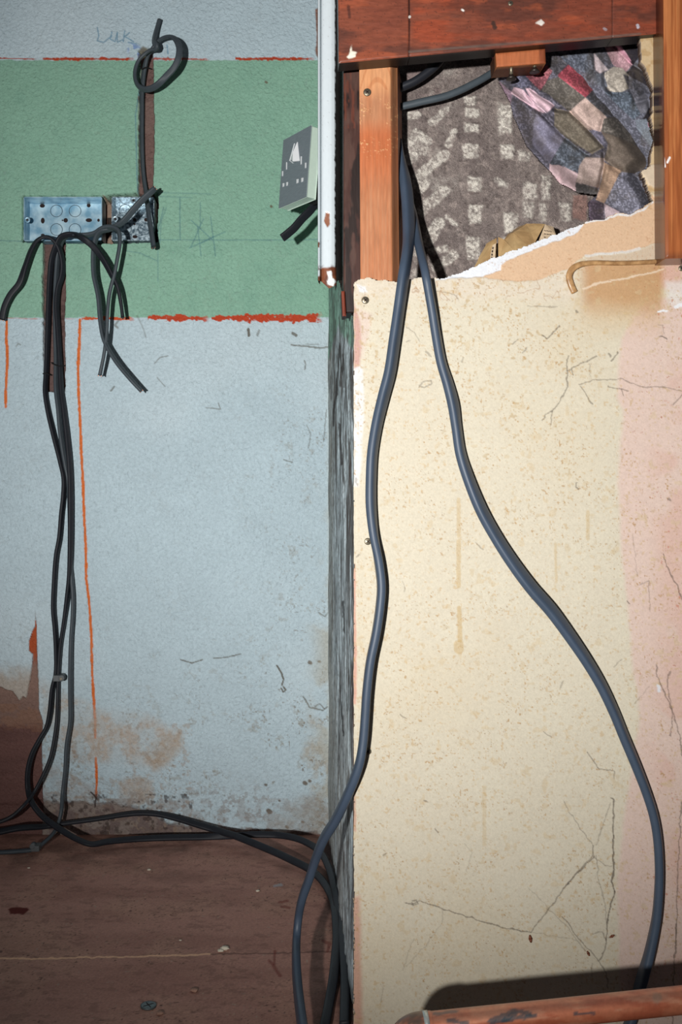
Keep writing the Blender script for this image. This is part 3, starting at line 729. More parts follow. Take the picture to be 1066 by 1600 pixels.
cable('power_cable', [(3, 500, 1.60, 10), (7, 480, 1.598, 10), (16, 461, 1.595, 10), (30, 443, 1.592, 10), (39, 417, 1.59, 9.5), (49, 390, 1.592, 9), (58, 376, 1.595, 8), (70, 370, 1.598, 7), (81, 373, 1.604, 7), (91, 385, 1.612, 7.5), (98, 411, 1.622, 7.5), (97, 430, 1.626, 8), (91, 451, 1.627, 8), (89, 477, 1.628, 8),
      (91, 516, 1.628, 7.5), (93.5, 556, 1.625, 7), (96, 607, 1.618, 7), (100, 641, 1.612, 7), (104.7, 682, 1.608, 7), (108.5, 725, 1.604, 7), (110, 766, 1.603, 7), (110, 841, 1.603, 7), (109, 885, 1.604, 6.5), (108, 906, 1.606, 6.5), (105, 934, 1.608, 6.5), (100, 971, 1.611, 6), (94.4, 1009, 1.614, 6), (92, 1042, 1.615, 6), (91, 1065, 1.614, 5.6),
      (90, 1102, 1.61, 5.6), (89, 1125, 1.608, 5.6), (85, 1155, 1.602, 5.6), (79, 1183, 1.596, 5.6), (67.5, 1211, 1.589, 5.6), (52.5, 1239, 1.58, 5.8), (37.5, 1258, 1.572, 5.8), (19, 1275, 1.566, 6), (-3, 1285, 1.56, 6), (-60, 1300, 1.55, 6)],
      w1, t1, M_cable_dark, 'black cable bending down to the left edge of the photo at both ends', cut=(0,))
cable('power_cable', [(156, 587, 1.60, 6), (163, 551, 1.598, 6.5), (167, 516, 1.598, 6.5), (168, 490, 1.597, 6.5), (171, 459, 1.596, 7), (179, 427, 1.594, 7), (184, 401, 1.593, 7), (187, 382, 1.593, 7), (187, 368, 1.594, 7), (184, 360, 1.596, 7), (176.5, 355.5, 1.598, 6.5), (167, 355, 1.600, 6.5), (158, 358, 1.603, 6.5),
      (149, 364, 1.606, 6.5), (138, 367, 1.608, 6.5), (122, 367, 1.610, 6), (108, 368, 1.612, 6), (98, 374, 1.616, 6.5), (92, 392, 1.626, 7), (89, 420, 1.633, 7), (87, 460, 1.635, 7), (87, 510, 1.634, 7), (88, 560, 1.631, 7), (88, 607, 1.623, 7), (91.5, 641, 1.617, 6.5), (94, 672, 1.614, 6.5), (98, 702, 1.613, 6.5), (102.5, 727, 1.614, 6.5), (106.5, 752, 1.616, 6),
      (108.5, 790, 1.616, 6), (109.5, 841, 1.615, 6), (110.5, 885, 1.613, 6), (112.5, 910, 1.610, 6), (114, 934, 1.608, 6), (113.5, 962, 1.607, 6), (111, 999, 1.607, 6), (110, 1046, 1.607, 6.2), (110, 1090, 1.607, 6.2), (110, 1127, 1.606, 6.2), (104.5, 1164, 1.604, 6.2), (102, 1202, 1.601, 6), (98, 1239, 1.597, 6), (96, 1267, 1.592, 5.8), (92, 1284, 1.586, 5.8),
      (84, 1301, 1.572, 5.8), (69, 1316, 1.556, 5.8), (54, 1326.5, 1.544, 5.8), (28, 1330, 1.542, 5.6), (-4, 1332, 1.54, 5.6), (-60, 1334, 1.54, 5.6)],
      w1, t1, M_cable, 'grey cable with the leftmost hanging end, running straightest down the pale wall', cut=(0,))
cable('power_cable', [(243, 294, 1.585, 7), (234, 302, 1.587, 9), (222, 313, 1.59, 9.5), (209, 327, 1.594, 9.5), (200, 338, 1.597, 9), (190, 348, 1.60, 8), (179, 354.5, 1.604, 7), (168.6, 359, 1.604, 6.5), (159, 361, 1.603, 6.5), (153, 366, 1.601, 7), (149, 376, 1.60, 7), (146.5, 392, 1.60, 7), (146, 410, 1.60, 7), (147, 430, 1.60, 7),
      (154, 464, 1.60, 7), (157.6, 503, 1.599, 7), (163, 532, 1.598, 6.5), (181, 564, 1.595, 7), (202, 590, 1.594, 7), (221, 611, 1.594, 6.5)],
      w1, t1, M_cable, 'short grey offcut across the smaller steel box, tail hanging furthest right below', cut=(0, 1))
# --- heavy cables
w2, t2 = .0168, .0088
YL = YP - .0075
cable('feed_cable', [(622, 225, 1.085, 14), (627, 250, 1.075, 16), (634, 285, 1.06, 20), (638, 330, 1.045, 21), (638.5, 370, 1.03, 20), (636, 400, 1.012, 19), (632, 425, 1.004, 19), (623, 488, 1.005, 18.5), (617, 530, 1.006, 19), (609, 583, 1.007, 19), (599.5, 620, 1.008, 19), (589, 664, 1.008, 18), (582, 709, 1.008, 17.5), (580, 748, 1.008, 17.5), (580, 790, 1.008, 17.5),
      (584, 834, 1.008, 16), (592, 879, 1.008, 15), (596, 916, 1.007, 15), (594, 947, 1.006, 14.5), (588, 989, 1.005, 14), (578.5, 1036, 1.005, 13.5), (573, 1084, 1.005, 13.5), (571, 1115, 1.005, 13.5), (568, 1155, 1.005, 13.5), (563, 1188, 1.005, 13.5), (556, 1211, 1.007, 13.5), (543, 1243, 1.015, 13.5), (525, 1280, 1.035, 13.2), (506, 1311, 1.06, 13), (493, 1343, 1.085, 13),
      (483, 1374, 1.10, 13), (473, 1402, 1.11, 12.5), (467, 1430, 1.12, 12.3), (463.5, 1466, 1.112, 12), (463, 1505, 1.07, 12.5), (465.5, 1544, 1.03, 13), (472, 1598, .965, 13.5), (480, 1650, .92, 14), (500, 1800, .815, 14)],
      w2, t2, M_cable_big, 'thick grey cable down the left margin of the cream board to the floor', cat='cable')
cable('feed_cable', [(622, 245, 1.095, 16), (632, 290, 1.085, 16), (645, 335, 1.07, 16), (653, 375, 1.045, 17), (660, 405, 1.018, 17), (665.5, 430, 1.003, 16), (670, 455, 1.003, 16), (676, 488, 1.005, 16.5), (682, 525, 1.007, 17), (690, 567, 1.008, 17.5), (700.6, 601, 1.008, 19), (708.5, 632, 1.008, 20), (713.8, 669.5, 1.008, 18), (720, 709, 1.008, 18.5), (733.5, 751, 1.007, 20),
      (753, 798, 1.006, 21), (775, 838, 1.006, 21), (800, 877, 1.005, 21.5), (830, 917.5, 1.004, 22), (862.5, 955, 1.004, 22), (892.5, 996, 1.005, 21), (917.5, 1033, 1.006, 20), (940, 1071, 1.007, 19.5), (960, 1113, 1.008, 19), (975, 1150, 1.008, 18.5), (995, 1198, 1.008, 18), (1011, 1240, 1.008, 17.5), (1021.5, 1274, 1.008, 17.5), (1027.5, 1307.5, 1.008, 17.5),
      (1030.5, 1352.5, 1.008, 17.5), (1030, 1386, 1.008, 17), (1026.5, 1431, 1.008, 16.5), (1020.5, 1465, 1.008, 16), (1012.7, 1498.7, 1.007, 15.5), (1003.7, 1530, 1.006, 15), (988, 1588, 1.005, 15.5), (972, 1630, 1.003, 16)],
      w2, t2, M_cable_big, 'thick grey cable bowing out across the cream board and behind the copper pipe', cat='cable')
cable('power_cable', [(-30, 1304, 1.55, 9), (0, 1299.5, 1.555, 9), (28, 1294, 1.56, 8.5), (73, 1291, 1.582, 7), (99, 1287, 1.588, 6.5), (150, 1280, 1.60, 6.5), (200, 1272, 1.612, 7), (221, 1270.5, 1.614, 7), (246, 1272, 1.614, 7), (274, 1278, 1.61, 8), (311, 1289, 1.60, 9), (341, 1298, 1.59, 9.5), (367, 1306, 1.555, 10), (380, 1311, 1.54, 10), (407, 1322, 1.52, 10), (435, 1334, 1.50, 10), (454, 1343, 1.48, 10.5),
      (480, 1356, 1.455, 10), (497, 1369, 1.42, 9.5), (508, 1382, 1.39, 9.5), (516, 1396, 1.355, 10), (521, 1409, 1.325, 10), (524.5, 1430, 1.275, 9.5), (526.5, 1466, 1.21, 9.5), (524, 1498, 1.16, 9.5), (520.6, 1531, 1.11, 9.5), (515, 1564, 1.07, 9.5), (508, 1600, 1.02, 9.5), (500, 1640, .975, 9.5)],
      .0108, .0062, M_cable_dark, 'black cable along the foot of the wall, highest of those running to the floor corner', cat='cable')
# --- cables inside the opening
cable('feed_cable', [(600, 150, 1.09, 12), (622, 139, 1.088, 12), (645, 129, 1.086, 13), (665, 116, 1.085, 14), (685, 98, 1.084, 15), (700, 70, 1.084, 15)], .0115, .009, M_cable_dark, 'dark cable curving up behind the red board at the top of the opening', power=2.0)
cable('feed_cable', [(600, 174, 1.088, 12), (622, 168, 1.086, 12), (655, 160, 1.084, 12), (700, 149, 1.083, 12), (740, 131, 1.084, 12), (772, 112, 1.088, 12), (800, 90, 1.095, 12)], .0078, .0068, M_cable, 'grey cable sloping from the stud to the patchwork cloth', power=2.0)
# --- tail of the hanging socket
cable('power_cable', [(508, 300, 1.50, 12), (501, 309, 1.495, 12), (492, 320, 1.492, 11.5), (485, 329, 1.49, 12), (472, 342, 1.488, 12), (460, 356, 1.487, 12), (451, 364, 1.487, 12), (441, 372, 1.487, 12)],
      .0128, .005, M_cable_dark, 'black flat cable end hanging below the metal socket', power=4)

# ================================================================ STEEL BACK BOXES
def boxmesh(name, x0, x1, y0, y1, z0, z1, mat, parent=None, bev=0):
    V = [(x, y, z) for x in (x0, x1) for y in (y0, y1) for z in (z0, z1)]
    F = [(0, 1, 3, 2), (4, 6, 7, 5), (0, 4, 5, 1), (2, 3, 7, 6), (0, 2, 6, 4), (1, 5, 7, 3)]
    o = raw_mesh(name, V, F, None, mat, None, False)
    if bev:
        m = o.modifiers.new('bevel', 'BEVEL'); m.width = bev; m.segments = 2; m.limit_method = 'ANGLE'
    if parent: under(o, parent)
    return o

def joined(name, parts, mat, root=None):
    """boxes given as (x0,x1,y0,y1,z0,z1) in one mesh"""
    V, F = [], []
    for (x0, x1, y0, y1, z0, z1) in parts:
        b = len(V)
        V += [(x, y, z) for x in (x0, x1) for y in (y0, y1) for z in (z0, z1)]
        F += [tuple(b + i for i in f) for f in [(0, 1, 3, 2), (4, 6, 7, 5), (0, 4, 5, 1), (2, 3, 7, 6), (0, 2, 6, 4), (1, 5, 7, 3)]]
    o = raw_mesh(name, V, F, None, mat, None, False)
    if root: under(o, root)
    return o

def disc(name, c, r, depth, mat, axis=(0, 1, 0), root=None, r2=None, seg=20, rx=1.0, hole=0, dome=0):
    """short cylinder starting at c, running along axis by depth; optional hole ratio"""
    ax = Vector(axis).normalized()
    u = ax.orthogonal().normalized() if abs(ax.y) < .9 else Vector((1, 0, 0))
    u = (u - ax * u.dot(ax)).normalized(); v = ax.cross(u)
    r2 = r if r2 is None else r2
    V, F = [], []
    c = Vector(c)
    rings = [(r * hole if hole else 0.0, 0.0 - dome), (r * .8, -dome * .6), (r, 0), (r2, depth), (r2 * hole if hole else 0.0, depth)]
    for rr, d in rings:
        for k in range(seg):
            a = 2 * math.pi * k / seg
            V.append(c + u * (math.cos(a) * rr * rx) + v * (math.sin(a) * rr) + ax * d)
    nR = len(rings)
    rng = range(nR if hole else nR - 1)
    for q in rng:
        for k in range(seg):
            F.append((q * seg + k, q * seg + (k + 1) % seg, ((q + 1) % nR) * seg + (k + 1) % seg, ((q + 1) % nR) * seg + k))
    o = raw_mesh(name, V, F, None, mat, None, True)
    if root: under(o, root)
    return o

def ring(name, c, R, r, mat, root, seg=28, z_sc=1.0):
    V, F = [], []
    for k in range(seg):
        a = 2 * math.pi * k / seg
        for j in range(6):
            b = 2 * math.pi * j / 6
            V.append((c[0] + (R + r * math.cos(b)) * math.cos(a), c[1] + r * math.sin(b), c[2] + (R + r * math.cos(b)) * math.sin(a) * z_sc))
    for k in range(seg):
        for j in range(6):
            F.append((k * 6 + j, ((k + 1) % seg) * 6 + j, ((k + 1) % seg) * 6 + (j + 1) % 6, k * 6 + (j + 1) % 6))
    o = raw_mesh(name, V, F, None, mat, None, True)
    return under(o, root)

def back_box(name, px0, px1, py0, py1, mat, label, circles, slots, lugs, dep=.036):
    YF = YB - .0015
    a = at(px0, py1, YF); b = at(px1, py0, YF)
    x0, x1, z0, z1 = a.x, b.x, a.z, b.z
    root = empty(name, (0.5 * (x0 + x1), YF + dep, z0))
    tag(root, label, 'back box')
    t = .0012
    yb = YF + dep
    joined('box_body', [(x0, x1, yb - t, yb, z0, z1), (x0, x0 + t, YF, yb, z0, z1), (x1 - t, x1, YF, yb, z0, z1), (x0, x1, YF, yb, z0, z0 + t), (x0, x1, YF, yb, z1 - t, z1)], mat, root)
    def bp(px, py): # a point read from the photograph, on the back plate
        return at(px, py, yb - t - .0002)
    for (px, py, r) in circles:
        p = bp(px, py); R = r * yb / FP
        ring('knockout', p, R, .00055, M_ring, root)
    for (px, py, w, h) in slots:
        p = bp(px, py); s = yb / FP
        disc('screw_slot', (p.x, p.y, p.z), h * s / 2, .0004, M_hole, root=root, rx=w / h, seg=16)
    for (px, py) in lugs:
        p = at(px, py, YF + .004)
        lg = disc('screw_lug', p, .0048, .0016, mat, root=root, hole=.36)
        disc('thread', p + Vector((0, .0012, 0)), .0018, .001, M_hole, root=root, seg=12)
    return root

kb = K(20, 290, 4.4417)
c_ = lambda L, r: [(*kb([(x, y)])[0], r) for x, y in L]
back_box('metal_back_box', 37, 159.5, 307.5, 376.5, M_galv, 'wide galvanised double back box recessed in the green wall',
         c_([(303, 176), (432, 176), (303, 305), (432, 305)], 9.2),
         [(*kb([(x, y)])[0], w, h) for x, y, w, h in [(205, 140, 8, 6), (208, 243, 6, 9), (527, 138, 6, 6), (528, 240, 10, 6), (367, 241, 7, 7), (345, 241, 2.5, 2.5), (595, 240, 4, 5), (208, 343, 6, 4), (530, 336, 7, 6)]],
         [kb([(100, 237)])[0]])
back_box('metal_back_box', 174.5, 241, 307.5, 376, M_galv2, 'square shiny single back box right of the double one',
         c_([(780, 172), (905, 180), (782, 300), (912, 300), (765, 228)], 9.2),
         [(*kb([(x, y)])[0], w, h) for x, y, w, h in [(846, 237, 5.5, 5.5), (846, 268, 3, 3), (925, 237, 6, 6), (848, 355, 8, 5)]],
         [kb([(710, 230)])[0], kb([(838, 101)])[0]])

# ================================================================ HANGING SOCKET
kS = K(430, 185, 8.0)
A3 = at(*kS([(105, 275)])[0], 1.500); B3 = at(*kS([(447, 90)])[0], 1.430)
C3 = at(*kS([(45, 1120)])[0], 1.500)
U = B3 - A3; Vv = C3 - A3
nrm = U.cross(Vv).normalized()
if nrm.x > 0: nrm = -nrm
def plate(cx, cy, off=0.0):
    dx, dy = cx - 105, cy - 275
    det = 342 * 845 - 60 * 185
    u = (dx * 845 + 60 * dy) / det; v = (342 * dy + 185 * dx) / det
    return A3 + U * u + Vv * v + nrm * off
def prism(name, pts, back, mat, root, bev=0):
    n_ = len(pts); V = [Vector(p) for p in pts] + [Vector(p) + back for p in pts]
    me = bpy.data.meshes.new(name)
    F = [list(range(n_)), [n_ + i for i in range(n_)][::-1]] + [[i, (i + 1) % n_, n_ + (i + 1) % n_, n_ + i] for i in range(n_)]
    me.from_pydata([tuple(v) for v in V], [], F); me.materials.append(mat); me.update()
    o = bpy.data.objects.new(name, me); col.objects.link(o)
    if bev:
        m = o.modifiers.new('bevel', 'BEVEL'); m.width = bev; m.segments = 2; m.limit_method = 'ANGLE'
    if root: under(o, root)
    return o
D3 = A3 + U + Vv
sock = empty('socket_outlet', tuple((C3 + D3) / 2))
tag(sock, 'brushed metal switched socket hanging askew from its cable beside the white trim', 'socket')
prism('faceplate', [A3, B3, D3, C3], -nrm * .0012, M_brushed, sock, .0004)
q = prism('plate_rim', [p - nrm * .0013 for p in (A3, B3, D3, C3)], -nrm * .0150, M_mint, sock, .0012)
q['label'] = 'pale moulded edge of the socket plate'
prism('back_body', [A3 + U * a + Vv * b - nrm * .0164 for a, b in ((.25, .3), (.8, .3), (.8, .8), (.25, .8))], -nrm * .016, M_white, sock, .001)
prism('terminal_block', [A3 + U * a + Vv * b - nrm * .0164 for a, b in ((.5, .72), (.92, .72), (.92, .96), (.5, .96))], -nrm * .02, M_black, sock, .001)
prism('switch_frame', [plate(*p, .0009) for p in ((246, 312), (253, 309), (196, 518), (238, 548), (232, 554), (186, 523))], -nrm * .0008, M_white, sock)
me = bpy.data.meshes.new('rocker_switch')
rk = [plate(287, 290, .001), plate(314, 516, .0005), plate(268, 538, .006), plate(224, 508, .003), plate(268, 430, .006)]
me.from_pydata([tuple(p) for p in rk] + [tuple(p - nrm * .003) for p in rk[:4]], [], [(0, 1, 4), (1, 2, 4), (2, 3, 4), (3, 0, 4), (0, 5, 6, 1), (1, 6, 7, 2), (2, 7, 8, 3), (3, 8, 5, 0)])
me.materials.append(M_white); me.update()
o = bpy.data.objects.new('rocker_switch', me); col.objects.link(o); under(o, sock); o['label'] = 'white rocker switch'
for (x, y, w, h) in [(332, 512, 12, 100), (148, 590, 10, 92), (386, 568, 13, 68), (96, 690, 12, 66), (287, 765, 22, 56), (346, 744, 22, 56), (108, 830, 18, 50), (156, 812, 18, 50)]:
    s = w / 2; t = h / 2
    prism('pin_slot', [plate(x - s, y - t + s * .5, .0006), plate(x + s, y - t, .0006), plate(x + s * .7, y + t - s, .0006), plate(x - s, y + t, .0006)], -nrm * .0008, M_white, sock)

# ================================================================ WHITE TRIM (architrave)
prof = []  # (px, dY) across the face, read at the depth of its front
YT = 1.085
prof = [(503.5, .06), (500.2, .055), (497.0, .008), (497.3, .004), (499, .0025), (500.6, .004), (501.3, .008), (502, .006), (503, .0015), (506, 0), (512, -.001), (518, -.001), (523, .0005), (526, .004), (527, .009), (527.5, .022), (524, .05)]
zt = np.concatenate([np.linspace(-90, -14, 10), np.arange(-14, 453, 1.4)])
pc = np.array(prof)
# resample the profile densely
sidx = np.linspace(0, len(pc) - 1, 64)
cx = np.interp(sidx, range(len(pc)), pc[:, 0]); cy = np.interp(sidx, range(len(pc)), pc[:, 1])
TX, TY = np.meshgrid(cx, zt); DY, _ = np.meshgrid(cy, zt)
lowend = np.interp(TX, [496, 503, 514, 520, 528], [438, 441, 452, 449, 444])
lowend = lowend - np.clip(DY / .05, 0, 1) * 16
TY = np.where(TY > 380, 380 + (TY - 380) * (lowend - 380) / 73.0, TY)
T = Canvas(TX, TY, (196, 205, 210))
T.mask((TX > 525) * 1.0, (60, 48, 44), .7)
T.warp(1.8, 8, 3)
T.mask(sstep(523.4, 524.6, T.wx + 3.0 * (fbm(TX * 0, TY, 5, 3, 4) - .5)), (40, 28, 26), .95)
T.mask((TX > 500.6) * (TX < 501.8), (150, 158, 158), .25)
T.poly([(509, 332), (515, 334), (516, 350), (511, 355), (506, 346)], (136, 88, 66), 1, 1, -.0008)
T.mask(sstep(416, 419, T.wy) * (TX > 500.5), (122, 72, 48))
T.mask(sstep(428, 432, T.wy), (122, 72, 48))
T.mask(sstep(412, 418, T.wy) * sstep(.5, .6, fbm(TX, TY, 7, 3, 14)), (84, 46, 34), .7)
T.poly([(511, 424), (517, 424), (520, 434), (525, 438), (521, 447), (512, 445), (513, 434)], (232, 236, 236), 1, 1)
T.poly([(496, 376), (499, 377), (500, 386), (496, 384)], (110, 72, 54), 1, .8)
sp = sstep(.88, .94, vn(TX / 1.8, TY / 1.8, 4)) * (TX > 503) * sstep(.45, .6, fbm(TX, TY, 40, 3, 6))
T.mask(sp, (140, 136, 136), .5)
P = np.empty(TX.shape + (3,))
P[..., 0] = (TX - VX) / FP * YT; P[..., 1] = YT + DY - T.h; P[..., 2] = CZ + (VY - TY) / FP * YT
trim = structure(sheet('trim_1', P, T.c, M_gloss))

# ================================================================ TIMBERS
def timber(name, quad, Y, back, base, painter, mat, label, cat, step=1.3, edge=None, Y2=None, roundpx=2.5):
    """quad = px corners TL, TR, BR, BL ; Y depth on the left, Y2 on the right"""
    (ax, ay), (bx, by), (cx_, cy_), (dx, dy) = quad
    wpx = max(math.hypot(bx - ax, by - ay), 2); hpx = max(math.hypot(dx - ax, dy - ay), 2)
    u = np.linspace(0, 1, int(wpx / step) + 2); v = np.linspace(0, 1, int(hpx / step) + 2)
    UU, VV = np.meshgrid(u, v)
    TX = (ax * (1 - UU) + bx * UU) * (1 - VV) + (dx * (1 - UU) + cx_ * UU) * VV
    TY = (ay * (1 - UU) + by * UU) * (1 - VV) + (dy * (1 - UU) + cy_ * UU) * VV
    C = Canvas(TX, TY, base)
    painter(C, UU, VV)
    D = Y * (1 - UU) + (Y if Y2 is None else Y2) * UU
    e = np.minimum(np.minimum(UU, 1 - UU) * wpx, np.minimum(VV, 1 - VV) * hpx)
    D = D + (1 - sstep(0, roundpx, e)) * .0012 - C.h
    P = np.stack([(TX - VX) / FP * D, D, CZ + (VY - TY) / FP * D], -1)
    o = sheet(name, P, C.c, mat, back=back, edge_color=edge)
    if label: tag(o, label, cat)
    return o

# new softwood stud
def p_stud(C, U_, V_):
    g = fbm(C.X * 1.0, C.Y * .05, 5, 4, 3)
    C.mask(sstep(.35, .7, g) * .5, (166, 104, 68))
    C.mask(sstep(.52, .62, np.sin(C.X * 1.1 + 3 * fbm(C.X, C.Y * .1, 30, 2, 8)) * .5 + .5) * (C.Y > 240) * .35, (176, 104, 64))
    C.mask((1 - sstep(128, 160, C.Y + 10 * (g - .5))) * .5, (224, 162, 112))
    C.mask(sstep(180, 215, C.Y) * (1 - sstep(230, 330, C.Y)) * .65, (178, 88, 44))
    C.h -= sstep(.80, 1.0, U_) * .012
    C.mask(sstep(.80, .83, U_), (150, 98, 66), .6)
    rings = np.sin((C.X - 590) ** 2 * .012 - (C.Y - 95) * .16)
    C.mask(sstep(.6, .95, rings) * (C.Y < 140), (176, 108, 66), .5)
    sd = sstep(.74, .86, vn(C.X / 1.3, C.Y / 1.2, 4)) * sstep(.35, .6, fbm(C.X, C.Y, 16, 3, 14)) * sstep(142, 165, C.Y) * (1 - sstep(225, 262, C.Y))
    C.mask(sd, (216, 170, 118), .8)
    C.h += sd * .0008
timber('wall_stud', [(561.5, 96), (621, 97), (624, 440), (563.5, 440)], 1.034, (.010, .048, 0), (176, 122, 88), p_stud, M_wood, 'clean orange softwood stud standing left of the opening', 'timber stud', Y2=1.036, edge=(150, 92, 62))
# old dark stud beyond it
def p_old(C, U_, V_):
    C.mask(sstep(.4, .6, fbm(C.X, C.Y * .25, 10, 4, 2)), (82, 58, 50), .7)
    C.mask(sstep(.55, .66, fbm(C.X, C.Y * .3, 16, 4, 6)), (24, 14, 12), .85)
    C.mask(sstep(.6, .7, fbm(C.X, C.Y * .2, 6, 3, 12)) * (C.Y < 200), (112, 56, 38), .5)
timber('wall_stud', [(537, 60), (566, 60), (566, 489), (537, 489)], 1.052, (0, .03, 0), (62, 36, 30), p_old, M_wood, 'old dark brown stud in the gap behind the white trim', 'timber stud', edge=(20, 12, 10))
# reddish strip where the old stud meets the side wall
timber('timber_sliver', [(533.5, 455), (538.5, 455), (541, 494), (535.5, 494)], 1.046, (0, .02, 0), (112, 52, 36), lambda C, a, b: C.mask(sstep(.4, .6, fbm(C.X, C.Y * .3, 6, 3, 2)), (96, 40, 30), .8), M_wood, 'thin red-brown sliver of wood at the foot of the old dark stud', 'wood sliver', edge=(90, 40, 30))
# red-brown boarding across the top
def p_beam(C, U_, V_):
    g = fbm(C.X * .16, C.Y, 9, 5, 2); g2 = fbm(C.X * .5, C.Y, 60, 4, 4)
    C.mask(sstep(.4, .65, g) * sstep(640, 650, C.X), (150, 66, 40), .6)
    C.mask(sstep(.42, .62, g2), (110, 58, 44), .75)
    C.mask(sstep(.52, .7, fbm(C.X * .4, C.Y, 26, 4, 9)), (70, 44, 38), .6)
    C.mask(sstep(.6, .72, fbm(C.X * .3, C.Y, 14, 4, 19)), (168, 84, 52), .35)
    C.mask(sstep(.86, .93, vn(C.X / 2, C.Y / 2, 3)), (52, 34, 30), .5)
    C.line([(639.5, -60), (639.5, 90)], 1.6, (50, 24, 18), 1, .8, -.001)
    C.line([(957, -60), (957, 60)], 1.2, (60, 32, 24), .8, .8, -.0008)
    C.line([(640, 81), (800, 68), (900, 62), (1000, 53)], 2.0, (92, 84, 78), .6, 2)
    C.warp(1.2, 5, 31)
    C.poly(k2([(150, 320), (165, 290), (175, 250), (180, 285), (205, 290), (195, 315), (160, 328)]), (226, 220, 204), 1, 1)
    C.poly(k3([(270, 125), (300, 105), (315, 125), (300, 138), (280, 130)]), (214, 206, 198), 1, 1)
    C.line(k3([(823, 135), (826, 150)]), 2.6, (180, 176, 186), .9, 1)
    C.line(k3([(640, 155), (650, 160)]), 3, (150, 140, 146), .7, 1)
    C.line(k2([(790, 55), (796, 57)]), 2.8, (230, 226, 220), 1, 1)
    C.line(k2([(960, 130), (975, 150)]), 4, (60, 40, 34), .8, 1.5)
    C.line(k3([(40, 125), (44, 150)]), 5, (60, 40, 34), .8, 1.5)
    C.line(k2([(160, 40), (165, 95)]), 3, (60, 34, 30), .7, 1.5)
timber('fascia_board', [(527.5, -95), (1500, -95), (1500, 9.3), (529.5, 99)], 1.011, (0, .019, 0), (124, 66, 48), p_beam, M_beamwood, 'wide red-brown stained board across the top of the opening', 'board', edge=(30, 18, 14), roundpx=3)
# glossy post on the right
def p_post(C, U_, V_):
    g = fbm(C.X, C.Y * .03, 4, 4, 3)
    C.mask(sstep(.38, .66, g), (128, 68, 36), .7)
    C.mask(sstep(.55, .7, fbm(C.X, C.Y * .02, 3, 3, 9)), (196, 128, 78), .5)
    C.mask(sstep(390, 402, C.Y) * .5, (84, 48, 34))
    C.line([(1036.5, 246), (1038.5, 260)], 3, (240, 238, 236), .9, 1)
    C.line([(1043, 254), (1047, 246)], 2, (240, 238, 236), .9, 1)
timber('door_post', [(1036, -95), (1150, -95), (1150, 402), (1040, 404)], .990, (0, .028, 0), (158, 92, 52), p_post, painted('varnished_post', .35, .2, 200, .0006, (1, 1, .1), .12, 400, coat=.3), 'tall varnished brown post at the right of the opening', 'timber post', edge=(120, 66, 38), roundpx=6)
# wooden block with two screws
def p_block(C, U_, V_):
    C.mask(sstep(.4, .65, fbm(C.X * .2, C.Y, 6, 4, 3)), (160, 86, 50), .5)
    C.mask(sstep(.86, .9, U_), (118, 60, 38), .8)
blk = timber('wooden_block', [(774.5, 83), (852, 76), (853, 99), (776, 105)], 1.022, (-.0002, .026, 0), (168, 98, 62), p_block, M_wood, 'small offcut block fixed under the red board', 'wood block', edge=(150, 92, 52), roundpx=2)

# screws
def screw(px, py, Y, r, label, axis=(0, 1, 0), root_name='screw', shank=.02, group=None):
    c = at(px, py, Y)
    root = empty(root_name, tuple(c)); tag(root, label, 'screw', group)
    disc('screw_head', c, r, .0012, M_screw, axis=axis, root=root, seg=20, dome=.0006)
    ax = Vector(axis).normalized()
    u = Vector((1, 0, 0)) if abs(ax.x) < .9 else Vector((0, 0, 1)); v = ax.cross(u)
    for k, (a, b) in enumerate(((u + v, u - v), (u - v, u + v))):
        a = a.normalized() * r * .55; b = b.normalized() * r * .12
        prism('cross_slot', [c + s1 * a + s2 * b - ax * .0007 for s1, s2 in ((1, 1), (1, -1), (-1, -1), (-1, 1))], ax * .0006, M_hole, root)
    return root
screw(571, 469, YP - .0005, .0038, 'crosshead screw at the top left corner of the cream board')
screw(575, 846, YP - .0005, .0036, 'crosshead screw half hidden by the thick cable midway down the cream board')
screw(575, 1174, YP - .0005, .0036, 'crosshead screw low on the cream board beside the thick cable')
screw(574, 144, 1.0335, .0040, 'crosshead screw near the top of the orange stud')
screw(1065, 419, YP - .0005, .0030, 'small screw head at the right edge just under the brown post')
screw(798, 20 - 15, 1.0105, .0026, 'dark screw head near the top middle of the red board')
# two countersunk screws pointing up into the block
for (px, py, y0, lab) in ((799, 124, 107, 'dark countersunk screw hanging from the left of the wood block'), (835.5, 113, 102, 'countersunk screw with bright shank at the right of the wood block')):
    Yk = 1.028
    a = at(px, py, Yk); b = at(px, y0, Yk)
    root = empty('screw', tuple(a)); tag(root, lab, 'screw')
    disc('screw_head', a, .0054, .0050, M_dark_screw, axis=(0, 0, 1), root=root, r2=.0018, seg=18, dome=.0003)
    disc('screw_shank', a + Vector((0, 0, .0046)), .0019, (b - a).length + .004, M_screw, axis=(0, 0, 1), root=root, seg=12)
# nails in the red board
for (px, py, lab) in ((640.5, 26, 'pale nail head on the joint of the red board'),):
    tag(disc('nail', at(px, py, 1.0105), .0014, .002, plain('pale_nail', (190, 186, 180), .5), seg=12), lab, 'nail')

# glue bead on the board (part of it)
gb = [(898, 457, 1.018), (893, 446, 1.017), (889.5, 432, 1.017), (894, 421, 1.017), (905, 414, 1.017), (925, 410.5, 1.018), (965, 411, 1.018), (1000, 410, 1.018), (1038, 408, 1.018)]
o = sweep('glue_bead', [at(*p) for p in gb], .0066, .0044, painted('x', .5) if False else plain('amber_glue', (178, 140, 96), .35, c2=(138, 102, 66), vscale=160, bump=.4), apparent=[.0066] * 4 + [.0060, .0052, .005, .005, .005])
o.parent = board; o['label'] = 'hardened amber bead of glue curling down at its left end'

